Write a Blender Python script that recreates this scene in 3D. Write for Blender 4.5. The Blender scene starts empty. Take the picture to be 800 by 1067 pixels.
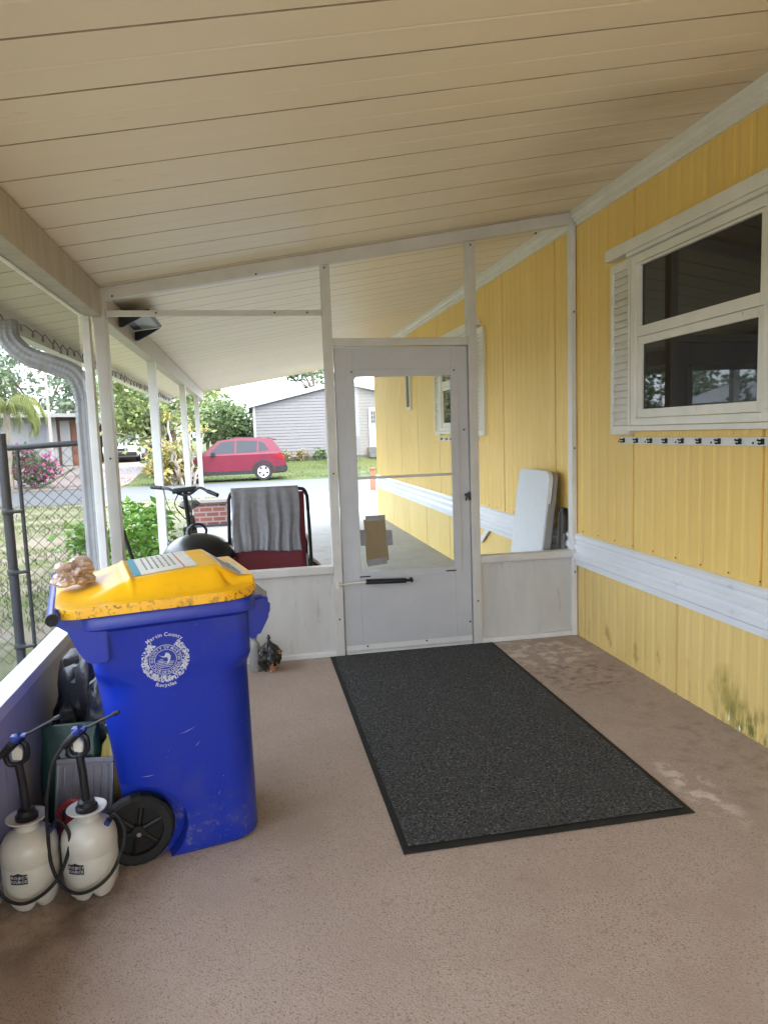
import bpy, bmesh, math, random
import numpy as np
from mathutils import Vector, Matrix
R = math.radians
C = bpy.context.scene.collection
sc = bpy.context.scene

# ------------------------------------------------------------------ helpers
def s(r, g, b):
    f = lambda v: (v/255/12.92) if v/255 <= .04045 else ((v/255+.055)/1.055)**2.4
    return (f(r), f(g), f(b), 1)
def lin(r, g, b): return (r, g, b, 1)

class MB:
    """collects shapes in one bmesh"""
    def __init__(self): self.bm = bmesh.new()
    def box(self, x0, x1, y0, y1, z0, z1, bev=0, mtx=None):
        v = [self.bm.verts.new(p) for p in ((x0,y0,z0),(x1,y0,z0),(x1,y1,z0),(x0,y1,z0),(x0,y0,z1),(x1,y0,z1),(x1,y1,z1),(x0,y1,z1))]
        fs = [self.bm.faces.new([v[i] for i in f]) for f in ((3,2,1,0),(4,5,6,7),(0,1,5,4),(1,2,6,5),(2,3,7,6),(3,0,4,7))]
        if bev:
            es = list({e for f in fs for e in f.edges})
            r = bmesh.ops.bevel(self.bm, geom=es, offset=bev, segments=2, affect='EDGES', profile=.6)
            v = list({w for f in r['faces'] for w in f.verts})
        if mtx is not None: bmesh.ops.transform(self.bm, matrix=mtx, verts=v)
        return self
    def loft(self, rings, cap=True, closed=True):
        rows = [[self.bm.verts.new(p) for p in r] for r in rings]
        n = len(rows[0]); m = n if closed else n-1
        for a, b in zip(rows, rows[1:]):
            for i in range(m):
                j = (i+1) % n
                try: self.bm.faces.new((a[i], a[j], b[j], b[i]))
                except ValueError: pass
        if cap and closed:
            self.bm.faces.new(rows[0][::-1]); self.bm.faces.new(rows[-1])
        return self
    def tube(self, pts, r, seg=8, cap=True):
        pts = [Vector(p) for p in pts]; rings = []
        rr = r if isinstance(r, (list, tuple)) else [r]*len(pts)
        up = Vector((0,0,1)); prev = None
        for i, p in enumerate(pts):
            t = (pts[min(i+1, len(pts)-1)]-pts[max(i-1, 0)])
            if t.length < 1e-9: t = Vector((0,0,1))
            t.normalize()
            if prev is None:
                a = t.cross(up)
                if a.length < .05: a = t.cross(Vector((1,0,0)))
                a.normalize()
            else:
                a = prev - t*prev.dot(t)
                if a.length < 1e-4: a = t.cross(up)
                a.normalize()
            prev = a; b = t.cross(a)
            rings.append([p+(a*math.cos(2*math.pi*k/seg)+b*math.sin(2*math.pi*k/seg))*rr[i] for k in range(seg)])
        return self.loft(rings, cap)
    def lathe(self, prof, c=(0,0,0), seg=24, fn=None, cap=True):
        rings = []
        for r, z in prof:
            ring = []
            for k in range(seg):
                a = 2*math.pi*k/seg
                q, dz = (r, 0) if fn is None else fn(r, z, a)
                ring.append((c[0]+q*math.cos(a), c[1]+q*math.sin(a), c[2]+z+dz))
            rings.append(ring)
        return self.loft(rings, cap)
    def prism(self, poly, axis, a, b, bev=0):
        """poly in the two other axes, extruded along axis from a to b"""
        def P(u, v, w): return {'x':(w,u,v), 'y':(u,w,v), 'z':(u,v,w)}[axis]
        A = [self.bm.verts.new(P(u,v,a)) for u, v in poly]; B = [self.bm.verts.new(P(u,v,b)) for u, v in poly]
        n = len(poly); fs = [self.bm.faces.new(A), self.bm.faces.new(B[::-1])]
        for i in range(n): fs.append(self.bm.faces.new((A[i], B[i], B[(i+1)%n], A[(i+1)%n])))
        if bev:
            bmesh.ops.bevel(self.bm, geom=list({e for f in fs for e in f.edges}), offset=bev, segments=2, affect='EDGES')
        return self
    def raw(self, verts, faces):
        v = [self.bm.verts.new(p) for p in verts]
        for f in faces:
            try: self.bm.faces.new([v[i] for i in f])
            except ValueError: pass
        return self
    def build(self, name, m, parent=None, smooth=False, keep=False):
        bmesh.ops.recalc_face_normals(self.bm, faces=self.bm.faces)
        me = bpy.data.meshes.new(name); self.bm.to_mesh(me); self.bm.free()
        return link(name, me, m, parent, smooth)

def link(name, me, m, parent=None, smooth=False):
    for mm in (m if isinstance(m, (list, tuple)) else [m]): me.materials.append(mm)
    o = bpy.data.objects.new(name, me); C.objects.link(o)
    if parent is not None:
        o.parent = parent
        p = parent
        while p.parent is not None: p = p.parent
        if p.get('world_coords'):          # geometry given in world coordinates: bring it to the thing's own origin
            if p.type == 'EMPTY':
                me.transform(Matrix.Translation(-p.location))
    if smooth:
        me.polygons.foreach_set('use_smooth', [True]*len(me.polygons))
        try: me.set_sharp_from_angle(angle=R(40))
        except Exception: pass
    return o

def thing(name, label, cat, loc=(0,0,0), rotz=0, group=None, world=False):
    o = bpy.data.objects.new(name, None); C.objects.link(o)
    o.location = loc; o.rotation_euler = (0,0,rotz); o.empty_display_size = .1
    o['label'] = label; o['category'] = cat
    if group: o['group'] = group
    if world: o['world_coords'] = 1
    return o
def tag(o, label, cat, group=None, kind=None):
    o['label'] = label; o['category'] = cat
    if group: o['group'] = group
    if kind: o['kind'] = kind
    return o
def struct(o, label, cat, kind='structure'):
    o['kind'] = kind; o['label'] = label; o['category'] = cat; return o

def bez(pts, n=8):
    """Catmull-Rom through pts"""
    P = [Vector(p) for p in pts]; P = [P[0]*2-P[1]]+P+[P[-1]*2-P[-2]]; out = []
    for i in range(1, len(P)-2):
        for k in range(n):
            t = k/n
            out.append(.5*((2*P[i])+(-P[i-1]+P[i+1])*t+(2*P[i-1]-5*P[i]+4*P[i+1]-P[i+2])*t*t+(-P[i-1]+3*P[i]-3*P[i+1]+P[i+2])*t**3))
    out.append(P[-2]); return out

def rrect(x0, x1, y0, y1, r, n=5):
    if not isinstance(r, (list, tuple)): r = (r,)*4
    out = []
    for (cx, cy, a0), q in zip(((x1,y1,0),(x0,y1,90),(x0,y0,180),(x1,y0,270)), r):
        sx = -1 if cx == x1 else 1; sy = -1 if cy == y1 else 1
        for k in range(n+1):
            a = R(a0+90*k/n); out.append((cx+sx*q+q*math.cos(a), cy+sy*q+q*math.sin(a)))
    return out

def dots(name, m, parent, spots, axis='y', r=.006, l=.008):
    d0 = None
    for p in spots:
        if d0 is None:
            b = MB(); b.tube([(0,0,0),(0,l,0) if axis == 'y' else (l,0,0)], r, 8); d0 = b.build(name, m, None); q = d0
        else: q = d0.copy(); C.objects.link(q)
        q.parent = parent; q.location = Vector(p)-(parent.location if parent.type == 'EMPTY' else Vector())
# ------------------------------------------------------------------ materials
def mat(name, c1, c2=None, scale=6, rough=.6, bump=0, bscale=80, metal=0, spec=.5, stretch=(1,1,1), lo=.35, hi=.65, dirts=(), rvar=0, detail=6, coat=0):
    m = bpy.data.materials.new(name); m.use_nodes = True; nt = m.node_tree; N = nt.nodes; L = nt.links
    b = N['Principled BSDF']; b.inputs['Roughness'].default_value = rough; b.inputs['Metallic'].default_value = metal
    b.inputs['Specular IOR Level'].default_value = spec
    if coat: b.inputs['Coat Weight'].default_value = coat
    tc = N.new('ShaderNodeTexCoord'); mp = N.new('ShaderNodeMapping'); mp.inputs['Scale'].default_value = stretch
    L.new(tc.outputs['Object'], mp.inputs[0])
    def noise(sc_, det=detail, src=mp):
        n = N.new('ShaderNodeTexNoise'); n.inputs['Scale'].default_value = sc_; n.inputs['Detail'].default_value = det
        n.inputs['Roughness'].default_value = .6; L.new(src.outputs[0 if src is mp else 'Object'], n.inputs['Vector']); return n
    def ramp(inp, lo_, hi_, a=(0,0,0,1), b_=(1,1,1,1)):
        r = N.new('ShaderNodeValToRGB'); r.color_ramp.elements[0].position = lo_; r.color_ramp.elements[1].position = hi_
        r.color_ramp.elements[0].color = a; r.color_ramp.elements[1].color = b_; L.new(inp, r.inputs[0]); return r
    n1 = noise(scale); col = ramp(n1.outputs['Fac'], lo, hi, c1, c2 or tuple(v*.88 for v in c1[:3])+(1,)).outputs[0]
    for d in dirts:   # (colour, noise scale, lo, hi, optional centre, radius xyz)
        nd = noise(d[1], 8); f = ramp(nd.outputs['Fac'], d[2], d[3]).outputs[0]
        if len(d) > 4:
            sub = N.new('ShaderNodeVectorMath'); sub.operation = 'SUBTRACT'; sub.inputs[1].default_value = d[4]; L.new(tc.outputs['Object'], sub.inputs[0])
            dv = N.new('ShaderNodeVectorMath'); dv.operation = 'DIVIDE'; dv.inputs[1].default_value = d[5]; L.new(sub.outputs[0], dv.inputs[0])
            ln = N.new('ShaderNodeVectorMath'); ln.operation = 'LENGTH'; L.new(dv.outputs[0], ln.inputs[0])
            mk = ramp(ln.outputs['Value'], .45, 1.0, (1,1,1,1), (0,0,0,1))
            mu = N.new('ShaderNodeMath'); mu.operation = 'MULTIPLY'; L.new(mk.outputs[0], mu.inputs[0]); L.new(f, mu.inputs[1]); f = mu.outputs[0]
        mx = N.new('ShaderNodeMixRGB'); L.new(f, mx.inputs[0]); L.new(col, mx.inputs[1]); mx.inputs[2].default_value = d[0]; col = mx.outputs[0]
    L.new(col, b.inputs['Base Color'])
    if rvar:
        nr = noise(scale*2.3); mr = N.new('ShaderNodeMapRange'); mr.inputs[3].default_value = max(0, rough-rvar); mr.inputs[4].default_value = min(1, rough+rvar)
        L.new(nr.outputs['Fac'], mr.inputs[0]); L.new(mr.outputs[0], b.inputs['Roughness'])
    if bump:
        nb = noise(bscale, 5); bp = N.new('ShaderNodeBump'); bp.inputs['Strength'].default_value = bump; bp.inputs['Distance'].default_value = .01
        L.new(nb.outputs['Fac'], bp.inputs['Height']); L.new(bp.outputs[0], b.inputs['Normal'])
    return m

def leafmat(name, cols, trans=.35, rough=.5):
    m = bpy.data.materials.new(name); m.use_nodes = True; N = m.node_tree.nodes; L = m.node_tree.links
    b = N['Principled BSDF']; b.inputs['Roughness'].default_value = rough; b.inputs['Specular IOR Level'].default_value = .3
    g = N.new('ShaderNodeNewGeometry'); r = N.new('ShaderNodeValToRGB'); e = r.color_ramp.elements
    while len(e) < len(cols): e.new(.5)
    for i, c in enumerate(cols): e[i].position = i/(len(cols)-1); e[i].color = c
    L.new(g.outputs['Random Per Island'], r.inputs[0]); L.new(r.outputs[0], b.inputs['Base Color'])
    t = N.new('ShaderNodeBsdfTranslucent'); L.new(r.outputs[0], t.inputs[0]); mx = N.new('ShaderNodeMixShader'); mx.inputs[0].default_value = trans
    L.new(b.outputs[0], mx.inputs[1]); L.new(t.outputs[0], mx.inputs[2]); L.new(mx.outputs[0], N['Material Output'].inputs[0])
    return m

def seethrough(name, tint, fac, shader='diffuse', rough=.02):
    m = bpy.data.materials.new(name); m.use_nodes = True; N = m.node_tree.nodes; L = m.node_tree.links
    N.remove(N['Principled BSDF']); t = N.new('ShaderNodeBsdfTransparent'); mx = N.new('ShaderNodeMixShader')
    if shader == 'glass':
        d = N.new('ShaderNodeBsdfGlossy'); d.inputs['Roughness'].default_value = rough; d.inputs[0].default_value = (1,1,1,1); t.inputs[0].default_value = tint
        fr = N.new('ShaderNodeFresnel'); fr.inputs[0].default_value = 1.45; L.new(fr.outputs[0], mx.inputs[0])
    else:
        d = N.new('ShaderNodeBsdfDiffuse'); d.inputs[0].default_value = tint; mx.inputs[0].default_value = fac
    L.new(t.outputs[0], mx.inputs[1]); L.new(d.outputs[0], mx.inputs[2]); L.new(mx.outputs[0], N['Material Output'].inputs[0]); return m

M = {}
M['ceil'] = mat('ceiling_aluminium', lin(.82,.73,.585), lin(.78,.69,.545), .9, .42, .02, 150, stretch=(.4,1.6,1), spec=.35,
    dirts=[(lin(.56,.46,.32), 1.3, .36, .66, (1.9+.84,3.6-5,2.8), (.75,2.0,1)), (lin(.56,.49,.39), 7, .66, .78)])
M['seam'] = mat('dark_seam', lin(.28,.22,.15), lin(.50,.42,.32), 5, .7, stretch=(.5,1,1))  # darker tone for the grooves between roof pans
M['frame'] = mat('painted_aluminium', lin(.56,.545,.52), lin(.49,.475,.45), 5, .42, .04, 60, dirts=[(lin(.36,.32,.26), 14, .68, .82)])
M['white'] = mat('white_aluminium', lin(.66,.66,.655), lin(.59,.59,.585), 5, .35, .03, 60, dirts=[(lin(.35,.31,.26), 18, .66, .8)])
M['door'] = mat('door_white_paint', lin(.47,.475,.50), lin(.43,.435,.46), 4, .45, .03, 40, dirts=[(lin(.45,.43,.4), 11, .64, .82)])
M['kick'] = mat('kick_panel_paint', lin(.52,.515,.50), lin(.46,.455,.44), 3, .5, .05, 30, stretch=(3,3,.7), dirts=[(lin(.30,.27,.22), 7, .6, .82)])
M['beam'] = mat('beam_paint', lin(.46,.42,.36), lin(.37,.335,.285), 6, .5, .05, 60, stretch=(1,3,.5), dirts=[(lin(.12,.1,.08), 26, .68, .76)])
YD = [(lin(.50,.33,.08), 16, .68, .82)]
M['siding'] = mat('yellow_siding', lin(.80,.55,.16), lin(.73,.495,.14), 1.4, .42, .35, 4, stretch=(1,1,.5), dirts=YD)
M['skirt'] = mat('yellow_skirting', lin(.76,.56,.21), lin(.69,.50,.18), 2.6, .48, .05, 50, stretch=(1,1,.4),  # paler than the siding: sky glare on the lower wall put into the colour
    dirts=YD+[(lin(.30,.255,.055), 14, .40, .62, (0,2.93-4,.14), (.3,.16,.17)), (lin(.15,.155,.03), 22, .44, .60, (0,2.72-4,.03), (.3,.34,.15)),
              (lin(.45,.31,.10), 14, .56, .66, (0,3.7-4,.12), (.3,1.3,.12)), (lin(.9,.88,.8), 30, .62, .66, (0,2.8-4,.03), (.3,.3,.07))])
M['band'] = mat('band_trim_white', lin(.72,.74,.78), lin(.64,.66,.70), 3, .3, .02, 60, stretch=(1,.4,1), dirts=[(lin(.4,.4,.4), 14, .64, .8)])
M['winwhite'] = mat('window_white', lin(.74,.72,.67), lin(.66,.64,.58), 5, .4, .02, 60, dirts=[(lin(.2,.18,.14), 24, .68, .8)])
M['pane'] = mat('dark_window_glass', lin(.010,.010,.013), lin(.006,.006,.008), 3, .02, 0, spec=.55)
M['floor'] = mat('brown_floor_carpet', lin(.45,.36,.305), lin(.37,.29,.245), .9, .85, .55, 210, spec=.25, lo=.3, hi=.7,
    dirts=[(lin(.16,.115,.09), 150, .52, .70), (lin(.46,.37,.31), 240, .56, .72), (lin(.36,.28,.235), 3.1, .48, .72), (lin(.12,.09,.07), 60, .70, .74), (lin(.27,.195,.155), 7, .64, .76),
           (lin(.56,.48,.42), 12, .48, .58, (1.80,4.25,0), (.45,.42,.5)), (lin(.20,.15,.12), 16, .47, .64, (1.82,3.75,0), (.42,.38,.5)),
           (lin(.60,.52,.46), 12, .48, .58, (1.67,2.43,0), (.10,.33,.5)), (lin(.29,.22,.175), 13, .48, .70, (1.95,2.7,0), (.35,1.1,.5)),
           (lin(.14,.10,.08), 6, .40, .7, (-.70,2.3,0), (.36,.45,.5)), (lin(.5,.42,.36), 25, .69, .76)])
M['mat'] = mat('charcoal_mat', lin(0.0429,0.0437,0.0452), lin(0.0663,0.0671,0.0686), 90, .95, .9, 110, spec=.15, lo=.4, hi=.6, dirts=[(lin(0.203,0.203,0.203), 140, .545, .66), (lin(0.00936,0.00936,0.00936), 85, .55, .62), (lin(0.0585,0.0562,0.0546), 3, .55, .75)])
M['rubber'] = mat('black_rubber', lin(.010,.010,.010), lin(.017,.017,.017), 20, .6, .1, 90, spec=.25)
M['blackp'] = mat('black_plastic', lin(.009,.009,.010), lin(.014,.014,.015), 12, .4, spec=.3)
M['blue'] = mat('blue_plastic', lin(.004,.023,.31), lin(.005,.026,.35), 3, .33, .06, 130, rvar=.08,
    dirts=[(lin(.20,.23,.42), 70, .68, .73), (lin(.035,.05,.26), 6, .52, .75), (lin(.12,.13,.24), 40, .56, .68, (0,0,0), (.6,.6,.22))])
M['yellow'] = mat('yellow_plastic', lin(.92,.50,.008), lin(.84,.44,.006), 5, .34, .05, 110,
    dirts=[(lin(.55,.28,.02), 14, .62, .8)])
M['yellow_edge'] = mat('yellow_plastic_dirty', lin(.88,.47,.008), lin(.80,.40,.006), 5, .4, .05, 110, dirts=[(lin(.10,.065,.012), 75, .54, .66), (lin(.16,.10,.02), 22, .54, .68)])
M['print'] = mat('white_print', lin(.55,.57,.64), lin(.42,.45,.55), 60, .5)
M['sticker'] = mat('sticker_white', lin(.74,.73,.68), lin(.66,.65,.58), 12, .4)
M['teal'] = mat('sticker_teal', lin(.05,.32,.45), None, 10, .4)
M['ink'] = mat('sticker_ink', lin(.16,.15,.14), lin(.3,.29,.28), 30, .5)
M['redink'] = mat('sticker_red', lin(.5,.08,.05), None, 10, .5)
M['tank'] = mat('milky_tank', lin(.54,.53,.49), lin(.47,.46,.42), 6, .32, .04, 30); M['tank'].node_tree.nodes['Principled BSDF'].inputs['Subsurface Weight'].default_value = .25
M['tank'].node_tree.nodes['Principled BSDF'].inputs['Subsurface Radius'].default_value = (.02,.018,.014)
M['flange'] = mat('funnel_white', lin(.56,.54,.49), None, 9, .35)
M['bluecap'] = mat('blue_cap', lin(.015,.03,.17), None, 9, .35)
M['badge'] = mat('badge_black', lin(.015,.015,.015), None, 9, .5)
M['greenbag'] = mat('green_bag', lin(.008,.05,.037), lin(.005,.03,.022), 6, .35, .2, 25)
M['greyprint'] = mat('grey_print', lin(.25,.28,.27), None, 9, .4)
M['tray'] = mat('clear_tray', lin(.22,.22,.25), lin(.17,.17,.2), 8, .22)
M['red'] = mat('red_plastic', lin(.33,.02,.025), None, 9, .35)
M['amber'] = mat('amber_plastic', lin(.40,.24,.05), lin(.2,.24,.06), 5, .3)
M['blackbag'] = mat('black_bag', lin(.012,.012,.015), lin(.02,.02,.024), 9, .35, .5, 30)
M['printbag'] = mat('printed_bag', lin(.014,.013,.014), lin(.02,.02,.02), 5, .25, .5, 34, dirts=[(lin(.42,.22,.12), 9, .54, .57), (lin(.5,.48,.46), 13, .62, .64)])
M['tanbag'] = mat('tan_film', lin(.80,.63,.55), lin(.68,.50,.42), 12, .25, .4, 40); M['tanbag'].node_tree.nodes['Principled BSDF'].inputs['Transmission Weight'].default_value = .3
M['card'] = mat('cardboard', lin(.24,.18,.10), lin(.20,.15,.08), 7, .8, .1, 80, stretch=(1,1,.2))
M['tape'] = mat('grey_duct_tape', lin(.23,.23,.235), lin(.18,.18,.185), 20, .4, .1, 60)
M['chrome'] = mat('chrome', lin(.6,.6,.6), None, 5, .18, metal=1)
M['steel'] = mat('galvanised_grey', lin(.045,.047,.052), lin(.03,.032,.036), 16, .5, .06, 60, metal=.4)
M['spout'] = mat('spout_grey_paint', lin(.30,.30,.31), lin(.23,.23,.24), 7, .45, .05, 40, dirts=[(lin(.2,.19,.18), 18, .58, .76)])
M['screen'] = seethrough('insect_screen_mesh', lin(.16,.16,.17), .24)
M['glass'] = seethrough('clear_glass', (.96,.98,.97,1), 0, 'glass')
M['concrete'] = mat('pale_concrete', lin(0.0475,0.0495,0.0539), lin(0.038,0.04,0.0444), 2.2, .7, .15, 90, stretch=(.35,2.5,1), dirts=[(lin(0.0364,0.038,0.0412), 5, .55, .75), (lin(0.0317,0.0311,0.0297), 40, .66, .76)])
M['slab'] = mat('grey_slab', lin(0.306,0.302,0.289), lin(0.255,0.251,0.242), 1.5, .75, .2, 90, dirts=[(lin(0.196,0.187,0.17), 4, .55, .75)])
M['rear'] = mat('bounce_concrete', lin(.5,.49,.47), lin(.44,.43,.41), 2, .8)  # pale so the unseen ground behind bounces light inside
M['road'] = mat('sun_bleached_road', lin(0.0313,0.0326,0.0354), lin(0.0258,0.0272,0.0299), 1.2, .8, .2, 70, stretch=(.3,1,1))
M['pink'] = mat('pink_paving', lin(0.102,0.072,0.063), lin(0.087,0.06,0.054), 1.5, .8)
M['yard'] = mat('patchy_yard', lin(0.078,0.084,0.033), lin(0.138,0.117,0.087), 1.1, .95, .5, 25, lo=.42, hi=.58, spec=.1, dirts=[(lin(0.054,0.072,0.021), 2.7, .52, .62), (lin(0.168,0.15,0.12), 14, .60, .7), (lin(0.048,0.054,0.024), 30, .60, .72)])
M['lawn'] = mat('green_lawn', lin(0.0289,0.0434,0.0113), lin(0.0482,0.0546,0.0176), .9, .95, .5, 25, spec=.1, dirts=[(lin(0.0209,0.0305,0.00804), 9, .56, .7), (lin(0.0707,0.0643,0.0385), 2.4, .62, .74)])
M['lilac'] = mat('lilac_siding', lin(0.102,0.0936,0.0936), lin(0.0944,0.0856,0.0856), 1.5, .55, stretch=(1,1,4))
M['extwhite'] = mat('exterior_white', lin(0.252,0.247,0.243), lin(0.225,0.22,0.216), 2, .5)
M['shingle'] = mat('roof_grey', lin(0.144,0.144,0.147), lin(0.114,0.114,0.117), 4, .7)
M['darkglass'] = mat('dark_pane', lin(.012,.013,.015), None, 3, .06, spec=.35)
M['orangebrick'] = mat('orange_brick', lin(0.168,0.07,0.035), lin(0.133,0.056,0.028), 8, .85, .2, 30)
M['redpaint'] = mat('red_car_paint', lin(.095,.007,.018), lin(.085,.006,.016), 3, .34, spec=.3, coat=.12)
M['silverpaint'] = mat('silver_car_paint', lin(.50,.51,.53), None, 3, .25, coat=.5)
M['taillight'] = mat('taillight_red', lin(.28,.006,.008), None, 3, .1)
M['headlight'] = mat('headlight_clear', lin(.6,.62,.64), None, 3, .08)
M['alloy'] = mat('alloy_silver', lin(.62,.63,.64), None, 6, .3, metal=.5)
M['bark'] = mat('grey_bark', lin(.30,.26,.21), lin(.20,.17,.13), 9, .9, .5, 30, stretch=(1,1,.3))
M['barkdark'] = mat('dark_bark', lin(.13,.10,.075), lin(.08,.06,.045), 9, .9, .5, 30, stretch=(1,1,.3))
M['wood'] = mat('weathered_pole', lin(.34,.31,.28), lin(.26,.24,.21), 6, .85, .2, 40, stretch=(2,2,.2))
M['lf_light'] = leafmat('light_green_leaf', [lin(.075,.10,.03), lin(.13,.165,.045), lin(.19,.23,.075), lin(.28,.31,.14)])
M['lf_mid'] = leafmat('mid_green_leaf', [lin(.045,.07,.025), lin(.075,.11,.04), lin(.115,.155,.06)])
M['lf_dark'] = leafmat('dark_green_leaf', [lin(.035,.07,.025), lin(.06,.11,.04), lin(.09,.15,.06)], .25)
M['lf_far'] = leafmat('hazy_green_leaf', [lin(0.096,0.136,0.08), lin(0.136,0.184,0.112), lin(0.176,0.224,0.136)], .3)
M['lf_shrub'] = leafmat('glossy_shrub_leaf', [lin(.05,.13,.018), lin(.10,.21,.03), lin(.16,.29,.05), lin(.21,.32,.07)], .35, .35)
M['lf_palm'] = leafmat('palm_leaf', [lin(.10,.14,.035), lin(.17,.20,.05), lin(.24,.23,.08)])
M['lf_pink'] = leafmat('pink_bract', [lin(0.315,0.0375,0.165), lin(0.413,0.075,0.247), lin(0.465,0.15,0.315)], .3)
M['lf_white'] = leafmat('white_blossom', [lin(0.42,0.42,0.35), lin(0.525,0.525,0.462)], .3)
M['lf_croton'] = leafmat('croton_leaf', [lin(0.24,0.225,0.06), lin(0.3,0.225,0.075), lin(0.165,0.21,0.0525), lin(0.27,0.12,0.06)], .35)
M['grass'] = leafmat('grass_blade', [lin(0.0294,0.0504,0.0118), lin(0.0504,0.0693,0.0176), lin(0.0798,0.084,0.0336)], .3, .7)
M['brown_leaf'] = leafmat('dry_leaf', [lin(0.128,0.08,0.04), lin(0.176,0.128,0.056), lin(0.112,0.136,0.04)], .2)
M['maroon'] = mat('maroon_sling', lin(.16,.012,.02), lin(.13,.01,.016), 40, .6, .2, 200)
M['towel'] = mat('grey_towel', lin(.27,.265,.28), lin(.23,.225,.24), 30, .95, .6, 180, spec=.1)
M['tablewhite'] = mat('table_plastic', lin(.66,.68,.71), lin(.62,.64,.67), 30, .45, .1, 120)
M['tablegrey'] = mat('table_edge_grey', lin(.26,.25,.24), None, 9, .5)
M['kettle'] = mat('black_enamel', lin(.010,.010,.011), None, 9, .3, spec=.4)
M['brick'] = None
M['solar'] = mat('solar_cell', lin(.17,.175,.19), None, 9, .35)
M['rust'] = mat('rusty_orange', lin(0.252,0.078,0.03), lin(0.18,0.054,0.024), 8, .8)

def brickmat():
    m = bpy.data.materials.new('red_brick_pattern'); m.use_nodes = True; N = m.node_tree.nodes; L = m.node_tree.links; b = N['Principled BSDF']; b.inputs['Roughness'].default_value = .85
    tc = N.new('ShaderNodeTexCoord'); mp = N.new('ShaderNodeMapping'); mp.inputs['Rotation'].default_value = (R(90),0,0); t = N.new('ShaderNodeTexBrick')
    t.inputs['Color1'].default_value = lin(.17,.04,.034); t.inputs['Color2'].default_value = lin(.24,.08,.065); t.inputs['Mortar'].default_value = lin(.26,.22,.2)
    t.inputs['Scale'].default_value = 1; t.inputs['Brick Width'].default_value = .21; t.inputs['Row Height'].default_value = .08; t.inputs['Mortar Size'].default_value = .012
    L.new(tc.outputs['Object'], mp.inputs[0]); L.new(mp.outputs[0], t.inputs['Vector']); L.new(t.outputs['Color'], b.inputs['Base Color']); return m
M['brick'] = brickmat()

# ------------------------------------------------------------------ camera
f, pitch, yaw, roll, H = 742.575944, .111238733, .183304367, .0343202348, 1.45
cp, sp_, cy, sy, cr, sr = math.cos(pitch), math.sin(pitch), math.cos(yaw), math.sin(yaw), math.cos(roll), math.sin(roll)
fw = Vector((sy*cp, cy*cp, -sp_)); rt = Vector((cy, -sy, 0)); dn = fw.cross(rt)
r2 = rt*cr+dn*sr; d2 = dn*cr-rt*sr
cd = bpy.data.cameras.new('camera'); cam = bpy.data.objects.new('camera', cd); C.objects.link(cam)
cam.matrix_world = Matrix(((r2.x,-d2.x,-fw.x,0),(r2.y,-d2.y,-fw.y,0),(r2.z,-d2.z,-fw.z,H),(0,0,0,1)))
cd.sensor_fit = 'VERTICAL'; cd.sensor_height = 36; cd.lens = f/1067*36; cd.clip_end = 3000; cd.clip_start = .05
sc.camera = cam

# ------------------------------------------------------------------ ground
NODES = [(-300,-.06),(8,-.06),(14,-.13),(21.3,-.28),(31,-.28),(36.5,.22),(60,.4),(900,1.0)]
def gz(y):
    for (a, za), (b, zb) in zip(NODES, NODES[1:]):
        if y <= b: return za+(zb-za)*(y-a)/(b-a)
    return NODES[-1][1]
def sheet(name, x0, x1, y0, y1, dz, m, nx=1):
    ys = sorted({y0, y1, *[y for y, _ in NODES if y0 < y < y1]}); xs = [x0+(x1-x0)*i/nx for i in range(nx+1)]
    v = [(x, y, gz(y)+dz) for y in ys for x in xs]; n = nx+1
    fc = [(j*n+i, j*n+i+1, (j+1)*n+i+1, (j+1)*n+i) for j in range(len(ys)-1) for i in range(nx)]
    me = bpy.data.meshes.new(name); me.from_pydata(v, [], fc); return link(name, me, m)
struct(sheet('ground', -600, 600, -300, 900, 0, M['yard']), 'patchy dirt and grass ground reaching the horizon', 'ground')
struct(sheet('lawn', -600, 600, 28.1, 880, .004, M['lawn']), 'green lawn on the far side of the street', 'lawn')
struct(sheet('road', -600, 600, 21.4, 28.0, .008, M['road']), 'pale sun bleached street crossing in front of the carport', 'road')
struct(sheet('rear_bounce_sheet', -5, 2.2, -14, -4.7, .03, M['rear']), 'unseen pale sheet added behind the porch to bounce light in', 'bounce sheet')  # out of view, added to bounce light onto ceiling and upper wall
struct(sheet('driveway', -.95, 9, 14.02, 21.6, .014, M['concrete']), 'pale concrete driveway between carport and street', 'driveway')
o = sheet('neighbour_driveway', -8.2, -4.9, 28.4, 44, .012, M['pink']); struct(o, 'pinkish paved driveway across the street', 'driveway')
o = sheet('brick_house_driveway', -11.2, -8.4, 28.4, 40, .013, M['pink']); struct(o, 'pinkish paved driveway before the brick house', 'driveway')
b = MB(); b.box(-.98, 2.3, 4.62, 14.0, -.4, 0); struct(b.build('carport_slab', M['slab']), 'grey concrete slab under the outer carport', 'slab')
b = MB(); b.box(-.93, 2.21, -4.7, 4.62, -.4, .002); struct(b.build('floor', M['floor']), 'brown textured floor of the enclosed porch', 'floor')

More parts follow.
